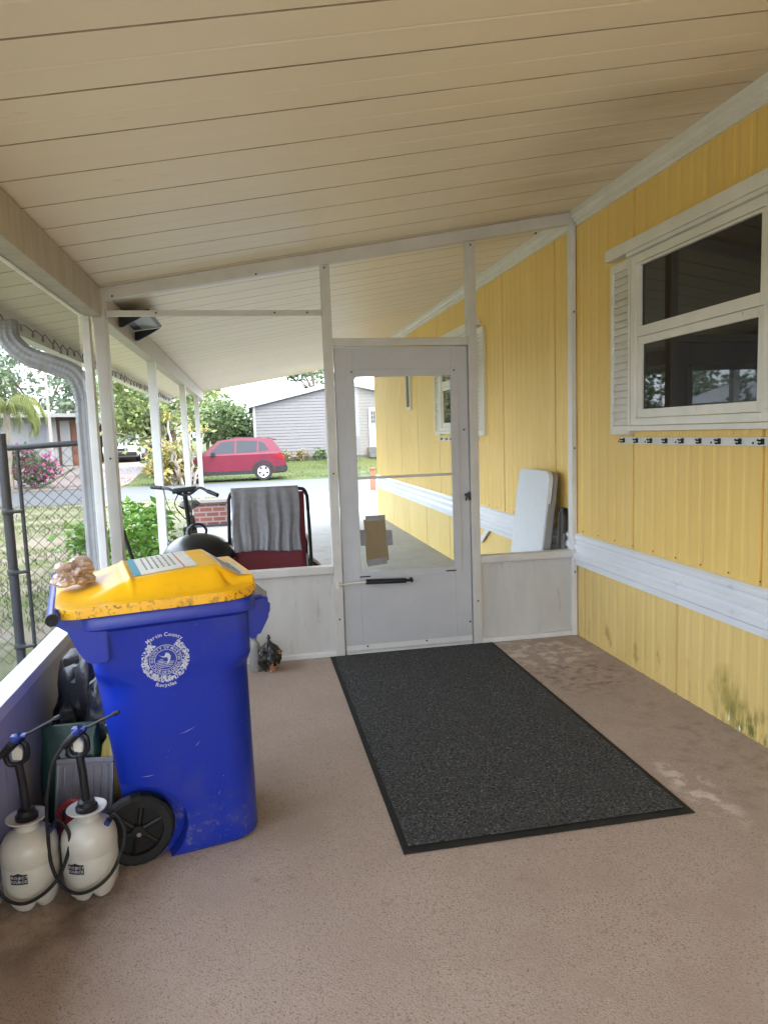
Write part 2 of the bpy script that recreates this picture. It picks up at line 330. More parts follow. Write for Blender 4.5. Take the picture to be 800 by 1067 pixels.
# grass blades
def blades(name, regions, n, h, m, seed):
    rng = np.random.default_rng(seed); V = []; F = []
    for (x0, x1, y0, y1), k in zip(regions, n):
        X = rng.uniform(x0, x1, k); Y = rng.uniform(y0, y1, k)
        keep = (np.sin(X*1.7+np.cos(Y*1.3)*2)+np.sin(Y*2.1+X*.6)+rng.normal(0, .6, k)) > -.2
        for x, y in zip(X[keep], Y[keep]):
            z = gz(y); a = rng.uniform(0, 6.28); w = .003+.0009*y/3; hh = h*rng.uniform(.5, 1.3); i = len(V)
            dx, dy = math.cos(a)*w, math.sin(a)*w; lx, ly = rng.normal(0, .3, 2)*hh
            V += [(x-dx, y-dy, z), (x+dx, y+dy, z), (x+lx, y+ly, z+hh)]; F.append((i, i+1, i+2))
    me = bpy.data.meshes.new(name); me.from_pydata(V, [], F); return link(name, me, m)
struct(blades('grass', [(-6,-1.1,5.2,10),(-9,-.97,10,21.2),(-12,14,28.8,36)], [9000,14000,26000], .05, M['grass'], 3), 'short green grass growing in the yards', 'grass', 'stuff')

# ------------------------------------------------------------------ mobile home (yellow)
W = 2.18
# the home runs on behind the camera
home = thing('mobile_home', 'yellow ribbed mobile home along the right side of the porch', 'mobile home', (W,4,0), world=True)
def ribbed(y0, y1, z0, z1, seams, pitch=.1065, rib=.0055, name='siding', m=None):
    prof = []; y = y0
    marks = []
    k = math.floor((y0-seams[0])/pitch)
    while True:
        yy = seams[0]+k*pitch; k += 1
        if yy > y1: break
        if yy < y0: continue
        seam = any(abs(yy-q) < pitch*.5 for q in seams)
        marks.append((yy, seam))
    prof = [(y0, 0)]
    for yy, seam in marks:
        if seam: prof += [(yy-.009,0),(yy-.004,.016),(yy+.004,.016),(yy+.009,-.002)]
        else: prof += [(yy-.024,0),(yy-.010,rib),(yy+.010,rib),(yy+.024,0)]
    prof.append((y1, 0))
    prof = sorted(p for p in prof if y0 <= p[0] <= y1)
    v = [(W+d, y, z) for z in (z0, z1) for y, d in prof]; n = len(prof)
    me = bpy.data.meshes.new(name); me.from_pydata(v, [], [(i, i+1, n+i+1, n+i) for i in range(n-1)])
    return link(name, me, m or M['siding'], home)
SE = [3.795+1.065*k for k in range(-9, 9)]
ribbed(-5, 4.55, .715, 2.86, SE[::1], rib=.0034)
ribbed(4.55, 12.25, .715, 2.86, SE[::1])
ribbed(-5, 12.25, -.05, .50, [3.395+1.07*k for k in range(-9, 9)], rib=.003, name='skirting', m=M['skirt'])
b = MB(); b.box(W+.02, 6.0, -5, 12.2, -.1, 2.86); b.build('wall', M['siding'], home)
b = MB(); b.box(W-.002, W+.06, 12.2, 12.262, 0, 2.86); b.build('corner_trim', M['siding'], home)
b = MB(); b.prism([(W-.02,2.86),(6.1,2.86),(6.1,2.95),(4.1,3.3),(W-.02,2.99)], 'y', -5.2, 12.4); b.build('roof', M['shingle'], home)
# three-ridged white band
pr = [(0,.497),(-.014,.500),(-.016,.535),(-.030,.545),(-.030,.575),(-.014,.590),(-.014,.607),(-.027,.615),(-.027,.640),(-.013,.655),(-.013,.672),(-.022,.680),(-.022,.705),(-.008,.717),(0.004,.718)]
ys = [-5, 12.25]
b = MB(); b.loft([[(W+dx, y, z) for dx, z in pr] for y in ys], cap=False, closed=False); b.build('band_trim', M['band'], home)
dots('screw', M['steel'], home, [(W-.004, y, .74) for y in np.arange(.6, 12, .213)], 'x', .0034, .005)
# eave moulding
pr = [(0.004,2.745),(-.012,2.745),(-.012,2.764),(-.03,2.77),(-.03,2.79),(-.05,2.80),(-.05,2.835),(-.07,2.84),(-.07,2.862),(0.004,2.862)]
b = MB(); b.loft([[(W+dx, y, z) for dx, z in pr] for y in (-5, 4.50)], cap=False, closed=False)
b.loft([[(W+dx, y, z) for dx, z in pr] for y in (4.60, 12.25)], cap=False, closed=False); b.build('eave_trim', M['winwhite'], home)
b = MB(); b.prism([(6.30,.50),(6.40,.50),(6.62,.36),(6.52,.36)], 'x', W-.03, W-.018); b.build('loose_trim', M['band'], home)

def window(y0, y1, z0=1.44, z1=2.385, shut=(True, True), rack=None, hdr=True):
    """y0 near, y1 far jamb (outer frame)"""
    fr = MB(); x = W
    fw_ = .05
    fr.box(x-.030, x+.01, y0, y0+fw_, z0, z1, .003).box(x-.030, x+.01, y1-fw_, y1, z0, z1, .003)
    fr.box(x-.030, x+.01, y0+fw_, y1-fw_, z1-.045, z1, .003).box(x-.034, x+.01, y0+fw_, y1-fw_, z0, z0+.04, .003)
    fr.box(x-.048, x+.01, y0-.02, y1+.02, z0-.03, z0-.002, .004)
    zm = z0+.49
    fo = fr.build('window', M['winwhite'], home)
    up = MB(); a, c = y0+fw_+.002, y1-fw_-.002
    up.box(x-.022, x+.008, a, a+.03, zm, z1-.047, .002).box(x-.022, x+.008, c-.03, c, zm, z1-.047, .002).box(x-.022, x+.008, a+.03, c-.03, z1-.062, z1-.047, .002).box(x-.024, x+.008, a+.03, c-.03, zm, zm+.055, .003)
    up.build('upper_sash', M['winwhite'], fo)
    lo = MB(); lo.box(x-.016, x+.008, a, a+.045, z0+.042, zm-.002, .002).box(x-.016, x+.008, c-.045, c, z0+.042, zm-.002, .002).box(x-.018, x+.008, a+.045, c-.045, zm-.045, zm-.002, .002).box(x-.018, x+.008, a+.045, c-.045, z0+.042, z0+.09, .003)
    lo.build('lower_sash', M['winwhite'], fo)
    p = MB(); p.box(x-.006, x+.012, a+.03, c-.03, zm+.055, z1-.062); p.build('pane', M['pane'], fo)
    p = MB(); p.box(x-.004, x+.012, a+.045, c-.045, z0+.09, zm-.045); p.build('pane', M['pane'], fo)
    if hdr:
        h = MB(); h.box(x-.055, x+.01, y0-.12, y1+.25, z1+.025, z1+.09, .004).box(x-.05, x+.01, y0-.1, y1+.02, z1+.003, z1+.023, .002); h.build('header', M['winwhite'], home)
    for k, on in enumerate(shut):
        if not on: continue
        sa, sb = (y0-.245, y0-.02) if k == 0 else (y1+.01, y1+.235)
        q = MB(); q.box(x-.028, x+.006, sa, sa+.028, z0-.05, z1, .003).box(x-.028, x+.006, sb-.028, sb, z0-.05, z1, .003)
        q.box(x-.028, x+.006, sa+.028, sb-.028, z1-.05, z1, .003).box(x-.028, x+.006, sa+.028, sb-.028, z0-.05, z0, .003)
        q.box(x-.004, x+.006, sa+.028, sb-.028, z0, z1-.05)
        n = 22; dz = (z1-.05-z0)/n
        for i in range(n):
            zz = z0+i*dz; q.raw([(x-.022,sa+.029,zz+.004),(x-.022,sb-.029,zz+.004),(x-.008,sb-.029,zz+dz*.98),(x-.008,sa+.029,zz+dz*.98),(x-.006,sa+.029,zz+.004),(x-.006,sb-.029,zz+.004)], [(0,1,2,3),(0,4,5,1)])
        q.build('shutter', M['winwhite'], home)
    return fo
window(2.665, 3.78, 1.44, 2.375)
window(6.62, 7.92)
fo = MB(); fo.box(W-.03, W+.01, 9.42, 9.46, 1.74, 2.40, .003).box(W-.03, W+.01, 9.66, 9.70, 1.74, 2.40, .003).box(W-.03, W+.01, 9.46, 9.66, 1.74, 1.78, .003).box(W-.03, W+.01, 9.46, 9.66, 2.36, 2.40, .003)
fo = fo.build('window', M['winwhite'], home)
p = MB(); p.box(W-.012, W+.01, 9.46, 9.66, 1.78, 2.36); p.build('pane', M['darkglass'], fo)

# hook rails screwed to the wall under the windows
def hook_rail(y0, y1, hooks, label, z=1.335):
    t = thing('hook_rail', label, 'hook rail', (W, (y0+y1)/2, z), group='white hook rails under the windows', world=True)
    b = MB(); b.box(W-.022, W-.001, y0, y1, z, z+.04, .003); b.build('rail', M['white'], t)
    for y in hooks:
        b = MB(); b.box(W-.028, W-.0225, y-.009, y+.009, z+.008, z+.034, .001)
        b.tube([(W-.028,y,z+.026),(W-.044,y,z+.025),(W-.050,y,z+.030)], .0045, 6).tube([(W-.028,y,z+.014),(W-.040,y,z+.010),(W-.046,y,z+.015)], .004, 6); b.build('hook', M['blackp'], t)
    dots('screw', M['steel'], t, [(W-.0255, y+.06, z+.014) for y in hooks[::2]], 'x', .005, .004)
hook_rail(2.50, 3.905, [3.86-.144*k for k in range(10)], 'white rail with a row of black hooks under the nearer dark window')
hook_rail(6.60, 8.05, [6.66+.2*k for k in range(7)], 'short looking white hook rail under the farther window beyond the door')

# ------------------------------------------------------------------ carport roof
zc = lambda x: 2.345+.1656*(x+.84)
XL, XR = -1.42, 2.175
cport = thing('carport', 'white pan roofed carport with low side beam and thin posts', 'carport', (-.84,5,0), world=True)
prof = []; y = 1.92-.283*23
while y < 14.25:
    prof += [(y-.0045,0),(y-.0038,.021),(y+.0038,.021),(y+.0045,0)]
    prof += [(y+.135,0),(y+.139,.0012),(y+.145,.0012),(y+.149,0)]
    y += .283
prof = [p for p in prof if p[0] < 14.3]+[(14.3,0)]
n = len(prof)
v = [(x, yy, zc(x)+d) for x in (XL, XR) for yy, d in prof]+[(XL,prof[0][0],zc(XL)+.08),(XL,14.3,zc(XL)+.08),(XR,prof[0][0],zc(XR)+.08),(XR,14.3,zc(XR)+.08)]
fcs = [(i, i+1, n+i+1, n+i) for i in range(n-1)]+[(2*n,2*n+2,2*n+3,2*n+1),(n-1,2*n+1,2*n+3,2*n-1),(0,n,2*n+2,2*n)]
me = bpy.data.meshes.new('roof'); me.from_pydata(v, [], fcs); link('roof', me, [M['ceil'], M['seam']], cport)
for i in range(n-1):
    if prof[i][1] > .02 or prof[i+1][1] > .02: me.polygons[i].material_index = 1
b = MB(); b.prism([(XL,zc(XL)-.012),(XR-.1,zc(XR-.1)-.012),(XR-.1,zc(XR-.1)+.09),(XL,zc(XL)+.09)], 'y', 14.302, 14.32); b.build('roof_fascia', M['winwhite'], cport)
b = MB(); b.box(-.885, -.80, -4.6, 4.47, 2.172, zc(-.84)-.002, .004); b.box(-.885, -.80, 4.64, 14.28, 2.172, zc(-.84)-.002, .004)
b.build('beam', M['beam'], cport)
b = MB(); b.box(-.905, -.886, -4.6, 4.37, 2.166, 2.20, .003); b.build('beam_flange', M['white'], cport)
b = MB()
g = [(XL-.09,2.24),(XL-.07,2.15),(XL+.015,2.15),(XL+.02,2.258),(XL+.0155,2.258),(XL+.010,2.155),(XL-.066,2.155),(XL-.085,2.24)]
b.prism(g, 'y', -4.6, 14.28); b.build('gutter', M['white'], cport)
p0 = None
for y in (6.98, 10.14, 12.74):
    if p0 is None:
        b = MB(); b.box(-.038, .038, -.038, .038, 0, 2.172, .004); p0 = b.build('post', M['white'], None); q = p0
    else:
        q = p0.copy(); C.objects.link(q)
    q.parent = cport; q.location = Vector((-.842, y, 0))-cport.location
# side downspout
sp = thing('downspout', 'grey corrugated downspout bending in from the gutter beside the white corner post', 'downspout', (-1.0,4.56,0), world=True)
path = bez([(-1.34,4.56,2.17),(-1.33,4.56,2.06),(-1.24,4.56,1.965),(-1.09,4.56,1.905),(-.99,4.56,1.85),(-.945,4.56,1.73),(-.945,4.56,1.55)], 10)
def spout_rings(pts, w=.052, d=.036, corr=0, n=24):
    rings = []
    for i, p in enumerate(pts):
        t = (pts[min(i+1,len(pts)-1)]-pts[max(i-1,0)]).normalized(); a = Vector((0,1,0)); c = t.cross(a).normalized(); k = 1+(corr if i % 2 else 0)
        ring = []
        for j in range(n):
            an = 2*math.pi*j/n; q = 1+.05*math.cos(an*12)
            ring.append(p+c*(w*k*q*max(-1,min(1,1.3*math.cos(an))))+a*(d*k*q*max(-1,min(1,1.3*math.sin(an)))))
        rings.append(ring)
    return rings
b = MB(); b.loft(spout_rings([Vector(p) for p in path], corr=.045)); b.build('elbow', M['spout'], sp)
b = MB(); b.loft(spout_rings([Vector((-.945,4.56,1.55-.155*k)) for k in range(11)], corr=0)); b.build('pipe', M['spout'], sp)

# string lights along the eave and far roof edge
sl = thing('string_lights', 'string of small bulbs hung along the outer gutter and roof end', 'string lights', (-1.4,5,2.2), world=True)
b = MB(); pts = []; bulbs = []
rs = random.Random(2)
for i, y in enumerate(np.arange(2.2, 14.2, .24)):
    q = rs.uniform(.165, .205)+2; dy = rs.uniform(.06, .18); pts.append((XL+.035, y, 2.215+rs.uniform(-.012,.012))); pts.append((XL+.04, y+dy, q)); bulbs.append((XL+.04, y+dy, q))
for i, x in enumerate(np.arange(XL+.1, 1.9, .30)):
    pts.append((x, 14.33, zc(x)-.01)); pts.append((x+.15, 14.33, zc(x)-.06)); bulbs.append((x+.15, 14.33, zc(x)-.06))
b.tube(pts, .004, 5); b.build('wire', M['blackp'], sl)
b0 = None
for p in bulbs:
    if b0 is None:
        b = MB(); b.lathe([(.003,0),(.008,-.003),(.008,-.016),(.010,-.022),(.009,-.034),(.002,-.040)], seg=8); b0 = b.build('bulb', M['ink'], None, True); q = b0
    else: q = b0.copy(); C.objects.link(q)
    q.parent = sl; q.location = Vector(p)-sl.location

# solar lamp on the beam
so = thing('solar_light', 'black bracketed solar light fixed to the carport beam beyond the corner post', 'solar light', (-.8,5.4,2.2), world=True)
b = MB(); b.prism([(-.80,2.275),(-.60,2.300),(-.60,2.318),(-.80,2.293)], 'y', 5.05, 5.75, .003); b.build('lamp_body', M['blackp'], so)
b = MB(); b.prism([(-.74,2.281),(-.62,2.296),(-.62,2.2945),(-.74,2.2795)], 'y', 5.1, 5.7); b.build('light_panel', M['solar'], so)
for y in (5.05, 5.73):
    b = MB(); b.prism([(-.797,2.20),(-.775,2.20),(-.68,2.25),(-.61,2.292),(-.797,2.268)], 'y', y, y+.02, .002); b.build('bracket', M['blackp'], so)

# ------------------------------------------------------------------ screen partition with door
D = 4.55
par = thing('screen_partition', 'white aluminium framed partition closing the porch, with low panels', 'partition', (.65,D,0), world=True)
Y0, Y1 = D-.028, D+.028
b = MB(); b.prism([(-.80,zc(-.80)-.075),(2.14,zc(2.14)-.075),(2.14,zc(2.14)-.003),(-.80,zc(-.80)-.003)], 'y', Y0, Y1); b.build('top_beam', M['frame'], par)
b = MB(); b.box(-.852, -.786, Y0-.022, Y1+.02, 0, zc(-.86)-.004, .003); b.build('corner_post', M['frame'], par)
for x0, x1 in ((.492,.548),(1.428,1.486)):
    b = MB(); b.box(x0, x1, Y0-.006, Y1+.004, 0, zc(x0)-.077, .003); b.build('upright', M['frame'], par)
b = MB(); b.box(2.142, 2.176, Y0-.006, Y1, 0, zc(2.14)-.004, .003); b.build('wall_post', M['white'], par)
b = MB(); b.box(.5485, 1.4275, Y0, Y1, 1.995, 2.045, .003); b.build('header', M['frame'], par)
b = MB(); b.box(-.7855, .4915, Y0+.01, Y1-.01, 2.188, 2.22, .002); b.build('crossbar', M['frame'], par)
for x0, x1 in ((-.7855,.4915),(1.4865,2.1415)):
    b = MB(); b.box(x0, x1, Y0-.008, Y1+.012, .555, .602, .004); b.build('sill_rail', M['frame'], par)
    b = MB(); b.box(x0, x1, D-.008, D+.008, .036, .5545); b.build('kick_panel', M['kick'], par)
    b = MB(); b.box(x0, x1, Y0-.004, Y1, .003, .0355, .003); b.build('base_plate', M['white'], par)
sp_l = []
for x, z in [(-.74,2.30),(.1,2.43),(.515,2.47),(1.455,2.62),(1.9,2.70),(-.5,2.204),(.2,2.204),(.40,2.204),(.52,1.2),(.52,.25),(1.46,.3),(2.16,.45),(2.16,1.3),(2.16,2.2),(-.815,1.35),(-.815,2.25)]:
    yy = Y0-.010 if abs(x-.52) < .01 or abs(x-1.457) < .01 or x > 2.1 else (Y0+.006 if z == 2.204 else (Y0-.026 if x < -.8 else Y0-.004))
    sp_l.append((x, yy, z))
dots('screw', M['steel'], par, sp_l)

door = thing('screen_door', 'white screen door with clear glass panes and a patched lower corner', 'door', (.98,D,0), world=True)
x0, x1, z0, z1 = .556, 1.421, .018, 1.988; gx0, gx1, gz0, gz1 = .672, 1.312, .545, 1.806
b = MB(); ya, yb = D-.020, D+.016
b.box(x0, gx0, ya, yb, z0, z1, .003).box(gx1, x1, ya, yb, z0, z1, .003).box(gx0, gx1, ya, yb, gz1, z1, .003).box(gx0, gx1, ya, yb, z0, gz0, .003)
b.build('leaf', M['door'], door)
b = MB(); e = .045; yt = ya-.006
b.box(gx0-e, gx0+.004, yt, ya+.004, gz0-e, gz1+e, .003).box(gx1-.004, gx1+e, yt, ya+.004, gz0-e, gz1+e, .003).box(gx0+.004, gx1-.004, yt, ya+.004, gz1-.002, gz1+e, .003).box(gx0+.004, gx1-.004, yt, ya+.004, gz0-e, gz0+.004, .003)
b.build('glazing_frame', M['door'], door)
b = MB(); b.box(gx0+.004, gx1-.004, ya+.004, ya+.016, 1.153, 1.170, .002); b.build('mid_rail', M['frame'], door)
b = MB(); b.box(gx0, gx1, D+.004, D+.007, 1.168, gz1); b.build('pane', M['glass'], door)
b = MB(); b.box(gx0, gx1, D-.002, D+.001, gz0, 1.155); b.build('pane', M['glass'], door)
b = MB(); b.box(x0+.003, x1-.003, ya-.003, ya-.0005, .03, .062).box(x0+.003, x1-.003, ya-.010, yb, .006, .017); b.build('door_sweep', M['white'], door)
b = MB(); b.tube([(.70,ya-.032,.488),(.965,ya-.032,.480)], .0165, 12); q = b.build('closer', M['blackp'], door, True)
b = MB(); b.tube([(.965,ya-.032,.480),(1.0,ya-.032,.479)], .009, 8).box(.995,1.01,ya-.045,ya-.001,.468,.492); b.build('closer_bracket', M['blackp'], q)
b = MB(); b.tube([(.50,ya-.05,.482),(.56,ya-.04,.486),(.70,ya-.032,.488)], .005, 6).box(.505,.52,ya-.055,ya-.0145,.465,.50); b.build('closer_rod', M['winwhite'], q)
b = MB(); b.tube([(1.395,ya-.001,1.02),(1.395,ya-.03,1.02)], .011, 8).tube([(1.398,ya-.03,1.035),(1.385,ya-.034,.985)], .006, 6).box(1.41,1.425,ya-.012,ya-.0005,.985,1.04); b.build('handle', M['steel'], door)
dots('screw', M['steel'], door, [(x, ya-.009, z) for x, z in [(.66,1.835),(1.33,1.835),(1.39,1.45),(1.405,.16),(1.1,.055),(.7,.052)]])
for x in (.70,1.28):
    b = MB(); b.box(x-.035, x+.035, ya-.0095, ya-.0062, .515, .523); b.build('glazing_clip', M['steel'], door)

pc = thing('cardboard_patch', 'brown cardboard square stuck over the lower door glass with grey tape', 'cardboard', (.785,D-.01,.75), world=True)
yy = D-.004
b = MB(); b.raw([(.706,yy,.890),(.846,yy,.897),(.866,yy,.617),(.716,yy,.600),(.706,yy-.004,.890),(.846,yy-.004,.897),(.866,yy-.004,.617),(.716,yy-.004,.600)], [(0,1,2,3),(7,6,5,4),(0,4,5,1),(1,5,6,2),(2,6,7,3),(3,7,4,0)]); b.build('board', M['card'], pc)
for q in ([(.718,.915),(.848,.915),(.848,.880),(.720,.880)], [(.678,.825),(.716,.825),(.720,.72),(.682,.72)], [(.850,.815),(.890,.812),(.895,.715),(.853,.712)], [(.722,.625),(.853,.635),(.852,.592),(.722,.580)]):
    b = MB(); b.raw([(x,yy-.0055,z) for x, z in q]+[(x,yy-.0045,z) for x, z in q], [(0,1,2,3),(7,6,5,4)]+[(i,4+i,4+(i+1)%4,(i+1)%4) for i in range(4)]); b.build('tape_strip', M['tape'], pc)

# ------------------------------------------------------------------ left knee wall
kw = thing('knee_wall', 'low white panelled side wall with screened opening above', 'wall', (-.87,1,0), world=True)
b = MB(); b.box(-.90, -.862, -4.6, 4.45, 0, .553); b.build('panel', M['kick'], kw)
b = MB(); b.box(-.925, -.84, -4.6, 4.45, .555, .602, .004); b.build('cap', M['white'], kw)
b = MB(); b.box(-.896, -.8535, 4.38, 4.448, .603, 2.166, .003); b.build('post', M['white'], kw)
b = MB(); b.box(-.93, -.884, -1.6, -1.54, .603, 2.165, .003); b.build('post', M['white'], kw)
b = MB(); b.box(-.908, -.9075, -1.54, 4.37, .603, 2.165); b.build('insect_screen', M['screen'], kw)
b = MB(); b.box(-.861, -.852, -4.6, 4.44, .003, .05, .002); b.build('base_strip', M['kick'], kw)

# ------------------------------------------------------------------ door mat
dm = MB(); t = thing('door_mat', 'large charcoal ribbed mat with black rubber border before the door', 'mat', (1.0,3.4,.002), world=True)
ang = 0
dm.box(.447, 1.555, 2.262, 4.512, .003, .008, .002); dm.build('border', M['rubber'], t)
b = MB(); nx, ny = 60, 6
b.box(.472, 1.53, 2.30, 4.485, .0085, .0125, .002); b.build('pile', M['mat'], t)

# ------------------------------------------------------------------ recycling bin
th = R(13); U = Vector((math.cos(th), math.sin(th), 0)); Vv = Vector((-math.sin(th), math.cos(th), 0))
rb = thing('recycling_bin', 'blue wheeled recycling bin with a dirty yellow lid', 'recycling bin', U*.265+Vv*2.68+Vector((0,0,.002)), th)
def ysd(z): return -.228-.072*z/.86           # near side offset
def sect(z):
    k = z/.86; yn = ysd(z); yf = -yn; xr = -.165-.10*k; xf = .262+.016*(1-k)
    cr_ = .055 if z > .70 else (.055+.075*min(1, (.70-z)/.05))
    cr_ = min(cr_, .13) if z < .70 else cr_
    if z < .62: cr_ = .13-.03*(1-z/.62)
    return [(x, y, z) for x, y in rrect(xr, xf, yn, yf, cr_, 7)]
zs = [0, .012, .03, .2, .35, .5, .6, .645, .66, .685, .70, .715, .74, .8, .86]
bm_ = MB(); rings = [sect(z) for z in zs]
r0 = [(x*.96, y*.96, 0.0) for x, y, z in rings[0]]; rings[0] = r0
bm_.loft(rings); body = bm_.build('body', M['blue'], rb, True)
cut = MB(); cut.tube([(-.15,-.5,.128),(-.15,-.165,.128)], .165, 32); cut.tube([(-.15,.165,.128),(-.15,.5,.128)], .165, 32); cut = cut.build('cutter', M['blue'])
cut.matrix_world = rb.matrix_basis.copy(); bpy.context.view_layer.update(); cut.parent = rb; cut.location = (0,0,0); cut.rotation_euler = (0,0,0)
bpy.context.view_layer.update()
md = body.modifiers.new('cut', 'BOOLEAN'); md.operation = 'DIFFERENCE'; md.object = cut; md.solver = 'EXACT'
nm = bpy.data.meshes.new_from_object(body.evaluated_get(bpy.context.evaluated_depsgraph_get())); body.modifiers.clear(); body.data = nm
bpy.data.objects.remove(cut)
body.data.polygons.foreach_set('use_smooth', [True]*len(body.data.polygons))
try: body.data.set_sharp_from_angle(angle=R(32))
except Exception: pass
# rim
b = MB()
def rr(x0, x1, y0, y1, r, z): return [(x, y, z) for x, y in rrect(x0, x1, y0, y1, r, 7)]
b.loft([rr(-.262,.262,-.300,.300,.06,.848), rr(-.29,.275,-.318,.318,.065,.858), rr(-.295,.282,-.328,.328,.065,.864), rr(-.295,.282,-.33,.33,.065,.900), rr(-.29,.278,-.325,.325,.065,.908)])
b.build('rim', M['blue'], rb, True)
# gussets: rear hinge arms and the front grab lip
b = MB()
b.bm.free()
for y0, y1 in ((-.315,-.275),(.275,.315)):
    b = MB(); b.prism([(-.20,.90),(-.355,.945),(-.372,.925),(-.36,.895),(-.31,.872),(-.29,.80),(-.262,.755),(-.20,.755)], 'y', y0, y1, .006); b.build('hinge_arm', M['blue'], rb)
b = MB(); b.prism([(.20,.885),(.325,.895),(.345,.87),(.342,.82),(.300,.745),(.262,.735),(.20,.80)], 'y', -.25, .25, .012); b.build('front_lip', M['blue'], rb, True)
b = MB()
for k in range(22): b.box(.285, .336, -.235+k*.0215, -.222+k*.0215, .880, .903, .003)
b.build('grip_ribs', M['tray'], rb)
b = MB(); b.tube([(-.352,-.372,.926),(-.352,.372,.926)], .0165, 14); h = b.build('handle', M['blue'], rb, True)
b = MB(); b.tube([(-.352,-.388,.926),(-.352,-.372,.926)], .0185, 14).tube([(-.352,.372,.926),(-.352,.388,.926)], .0185, 14); b.build('end_cap', M['rubber'], h, True)
# lid as a domed height field
lx0, lx1, ly0, ly1 = -.345, .302, -.338, .338
def sst(a, b_, x): t = max(0, min(1, (x-a)/(b_-a))); return t*t*(3-2*t)
def lidz(x, y):
    dx = min(x-lx0, lx1-x); dy = min(y-ly0, ly1-y); d = min(dx, dy)
    z = .921+.020*sst(0, .022, d)
    wide = .065
    px = sst(-.30, -.10, x)*(1-max(0, min(1, (x-.185)/.10))); py = sst(ly0+.05, ly0+.05+wide+.03, y)*(1-sst(ly1-.05-wide-.03, ly1-.05, y))
    z += (.040+.030*sst(-.3, .22, x))*min(px, 1)*py
    z = max(z, .941+.026*sst(.17, .24, x)*(1-sst(.215, .262, abs(y)))*min(1, d/.004))              # curled front grip
    z += .006*(1-sst(.004, .011, abs(x+.115)))*py                          # moulded ridge
    return z
NXL, NYL = 96, 96; b = MB(); g = []; 
def warp(u, v):
    # square grid squeezed into a rounded rectangle
    x = lx0+(lx1-lx0)*u; y = ly0+(ly1-ly0)*v; r = .15 if u > .5 else .07
    cx = max(lx0+r, min(lx1-r, x)); cy_ = max(ly0+r, min(ly1-r, y)); ex, ey = x-cx, y-cy_
    if abs(ex) > 1e-6 and abs(ey) > 1e-6:
        m_ = max(abs(ex), abs(ey)); l = math.hypot(ex, ey); k = m_/l; x, y = cx+ex*k, cy_+ey*k
    return x, y
def lidh(u, v):
    return lidz(lx0+(lx1-lx0)*u, ly0+(ly1-ly0)*v)
V = []; 
for j in range(NYL+1):
    for i in range(NXL+1):
        x, y = warp(i/NXL, j/NYL); V.append((x, y, lidh(i/NXL, j/NYL)))
F = [(j*(NXL+1)+i, j*(NXL+1)+i+1, (j+1)*(NXL+1)+i+1, (j+1)*(NXL+1)+i) for j in range(NYL) for i in range(NXL)]
b.raw(V, F); lid = b.build('lid', M['yellow'], rb, True)
bd = [(i, 0) for i in range(NXL)]+[(NXL, j) for j in range(NYL)]+[(i, NYL) for i in range(NXL, 0, -1)]+[(0, j) for j in range(NYL, 0, -1)]
ring = [V[j*(NXL+1)+i] for i, j in bd]
b = MB(); b.loft([ring, [(x*1.004, y*1.004, z-.006) for x, y, z in ring], [(x*1.004, y*1.004, .909+.010*sst(.25,.30,x)) for x, y, z in ring], [(x*.985, y*.985, .909+.010*sst(.25,.30,x)) for x, y, z in ring]], cap=False)
b.build('lid_edge', M['yellow_edge'], lid, True)
def on_lid(x, y, up=.0016): return (x, y, lidz(x, y)+up)
def lid_patch(name, q, m, parent, n=10, up=.0016):
    """quad q (4 corners x,y) draped over the lid"""
    b = MB(); V = []
    for j in range(n+1):
        for i in range(n+1):
            u, v = i/n, j/n
            x = (q[0][0]*(1-u)+q[1][0]*u)*(1-v)+(q[3][0]*(1-u)+q[2][0]*u)*v; y = (q[0][1]*(1-u)+q[1][1]*u)*(1-v)+(q[3][1]*(1-u)+q[2][1]*u)*v
            V.append(on_lid(x, y, up))
    b.raw(V, [(j*(n+1)+i, j*(n+1)+i+1, (j+1)*(n+1)+i+1, (j+1)*(n+1)+i) for j in range(n) for i in range(n)]); return b.build(name, m, parent)
def sub(q, u0, u1, v0, v1):
    P = lambda u, v: tuple((q[0][k]*(1-u)+q[1][k]*u)*(1-v)+(q[3][k]*(1-u)+q[2][k]*u)*v for k in (0,1))
    return [P(u0,v0), P(u1,v0), P(u1,v1), P(u0,v1)]
q1 = [(-.10,-.16),(.115,-.16),(.115,.20),(-.10,.20)]
st = lid_patch('label_sheet', q1, M['sticker'], lid)
lid_patch('label_band', sub(q1, 0, .12, 0, 1), M['teal'], st, 6, .0024)
lid_patch('label_stripe', sub(q1, .78, .80, 0, 1), M['redink'], st, 6, .0024)
b = MB(); rnd = random.Random(5)
for i in range(6):
    v0 = .2
    while v0 < .85:
        l = rnd.uniform(.05, .14); Q = sub(q1, .22+i*.09, .22+i*.09+.03, v0, v0+l); b.raw([on_lid(x, y, .0024) for x, y in Q], [(0,1,2,3)]); v0 += l+.025
b.build('label_print', M['ink'], st)
q2 = [(.180,-.215),(.272,-.215),(.272,.08),(.180,.08)]
st2 = lid_patch('warning_sticker', q2, M['sticker'], lid, 12, .003)
b = MB()
for i in range(4):
    v0 = .06
    while v0 < .9:
        l = rnd.uniform(.05, .2); Q = sub(q2, .12+i*.2, .24+i*.2, v0, min(.95, v0+l)); b.raw([on_lid(x, y, .0055) for x, y in Q], [(0,1,2,3)]); v0 += l+.03
b.build('sticker_print', M['ink'], st2)
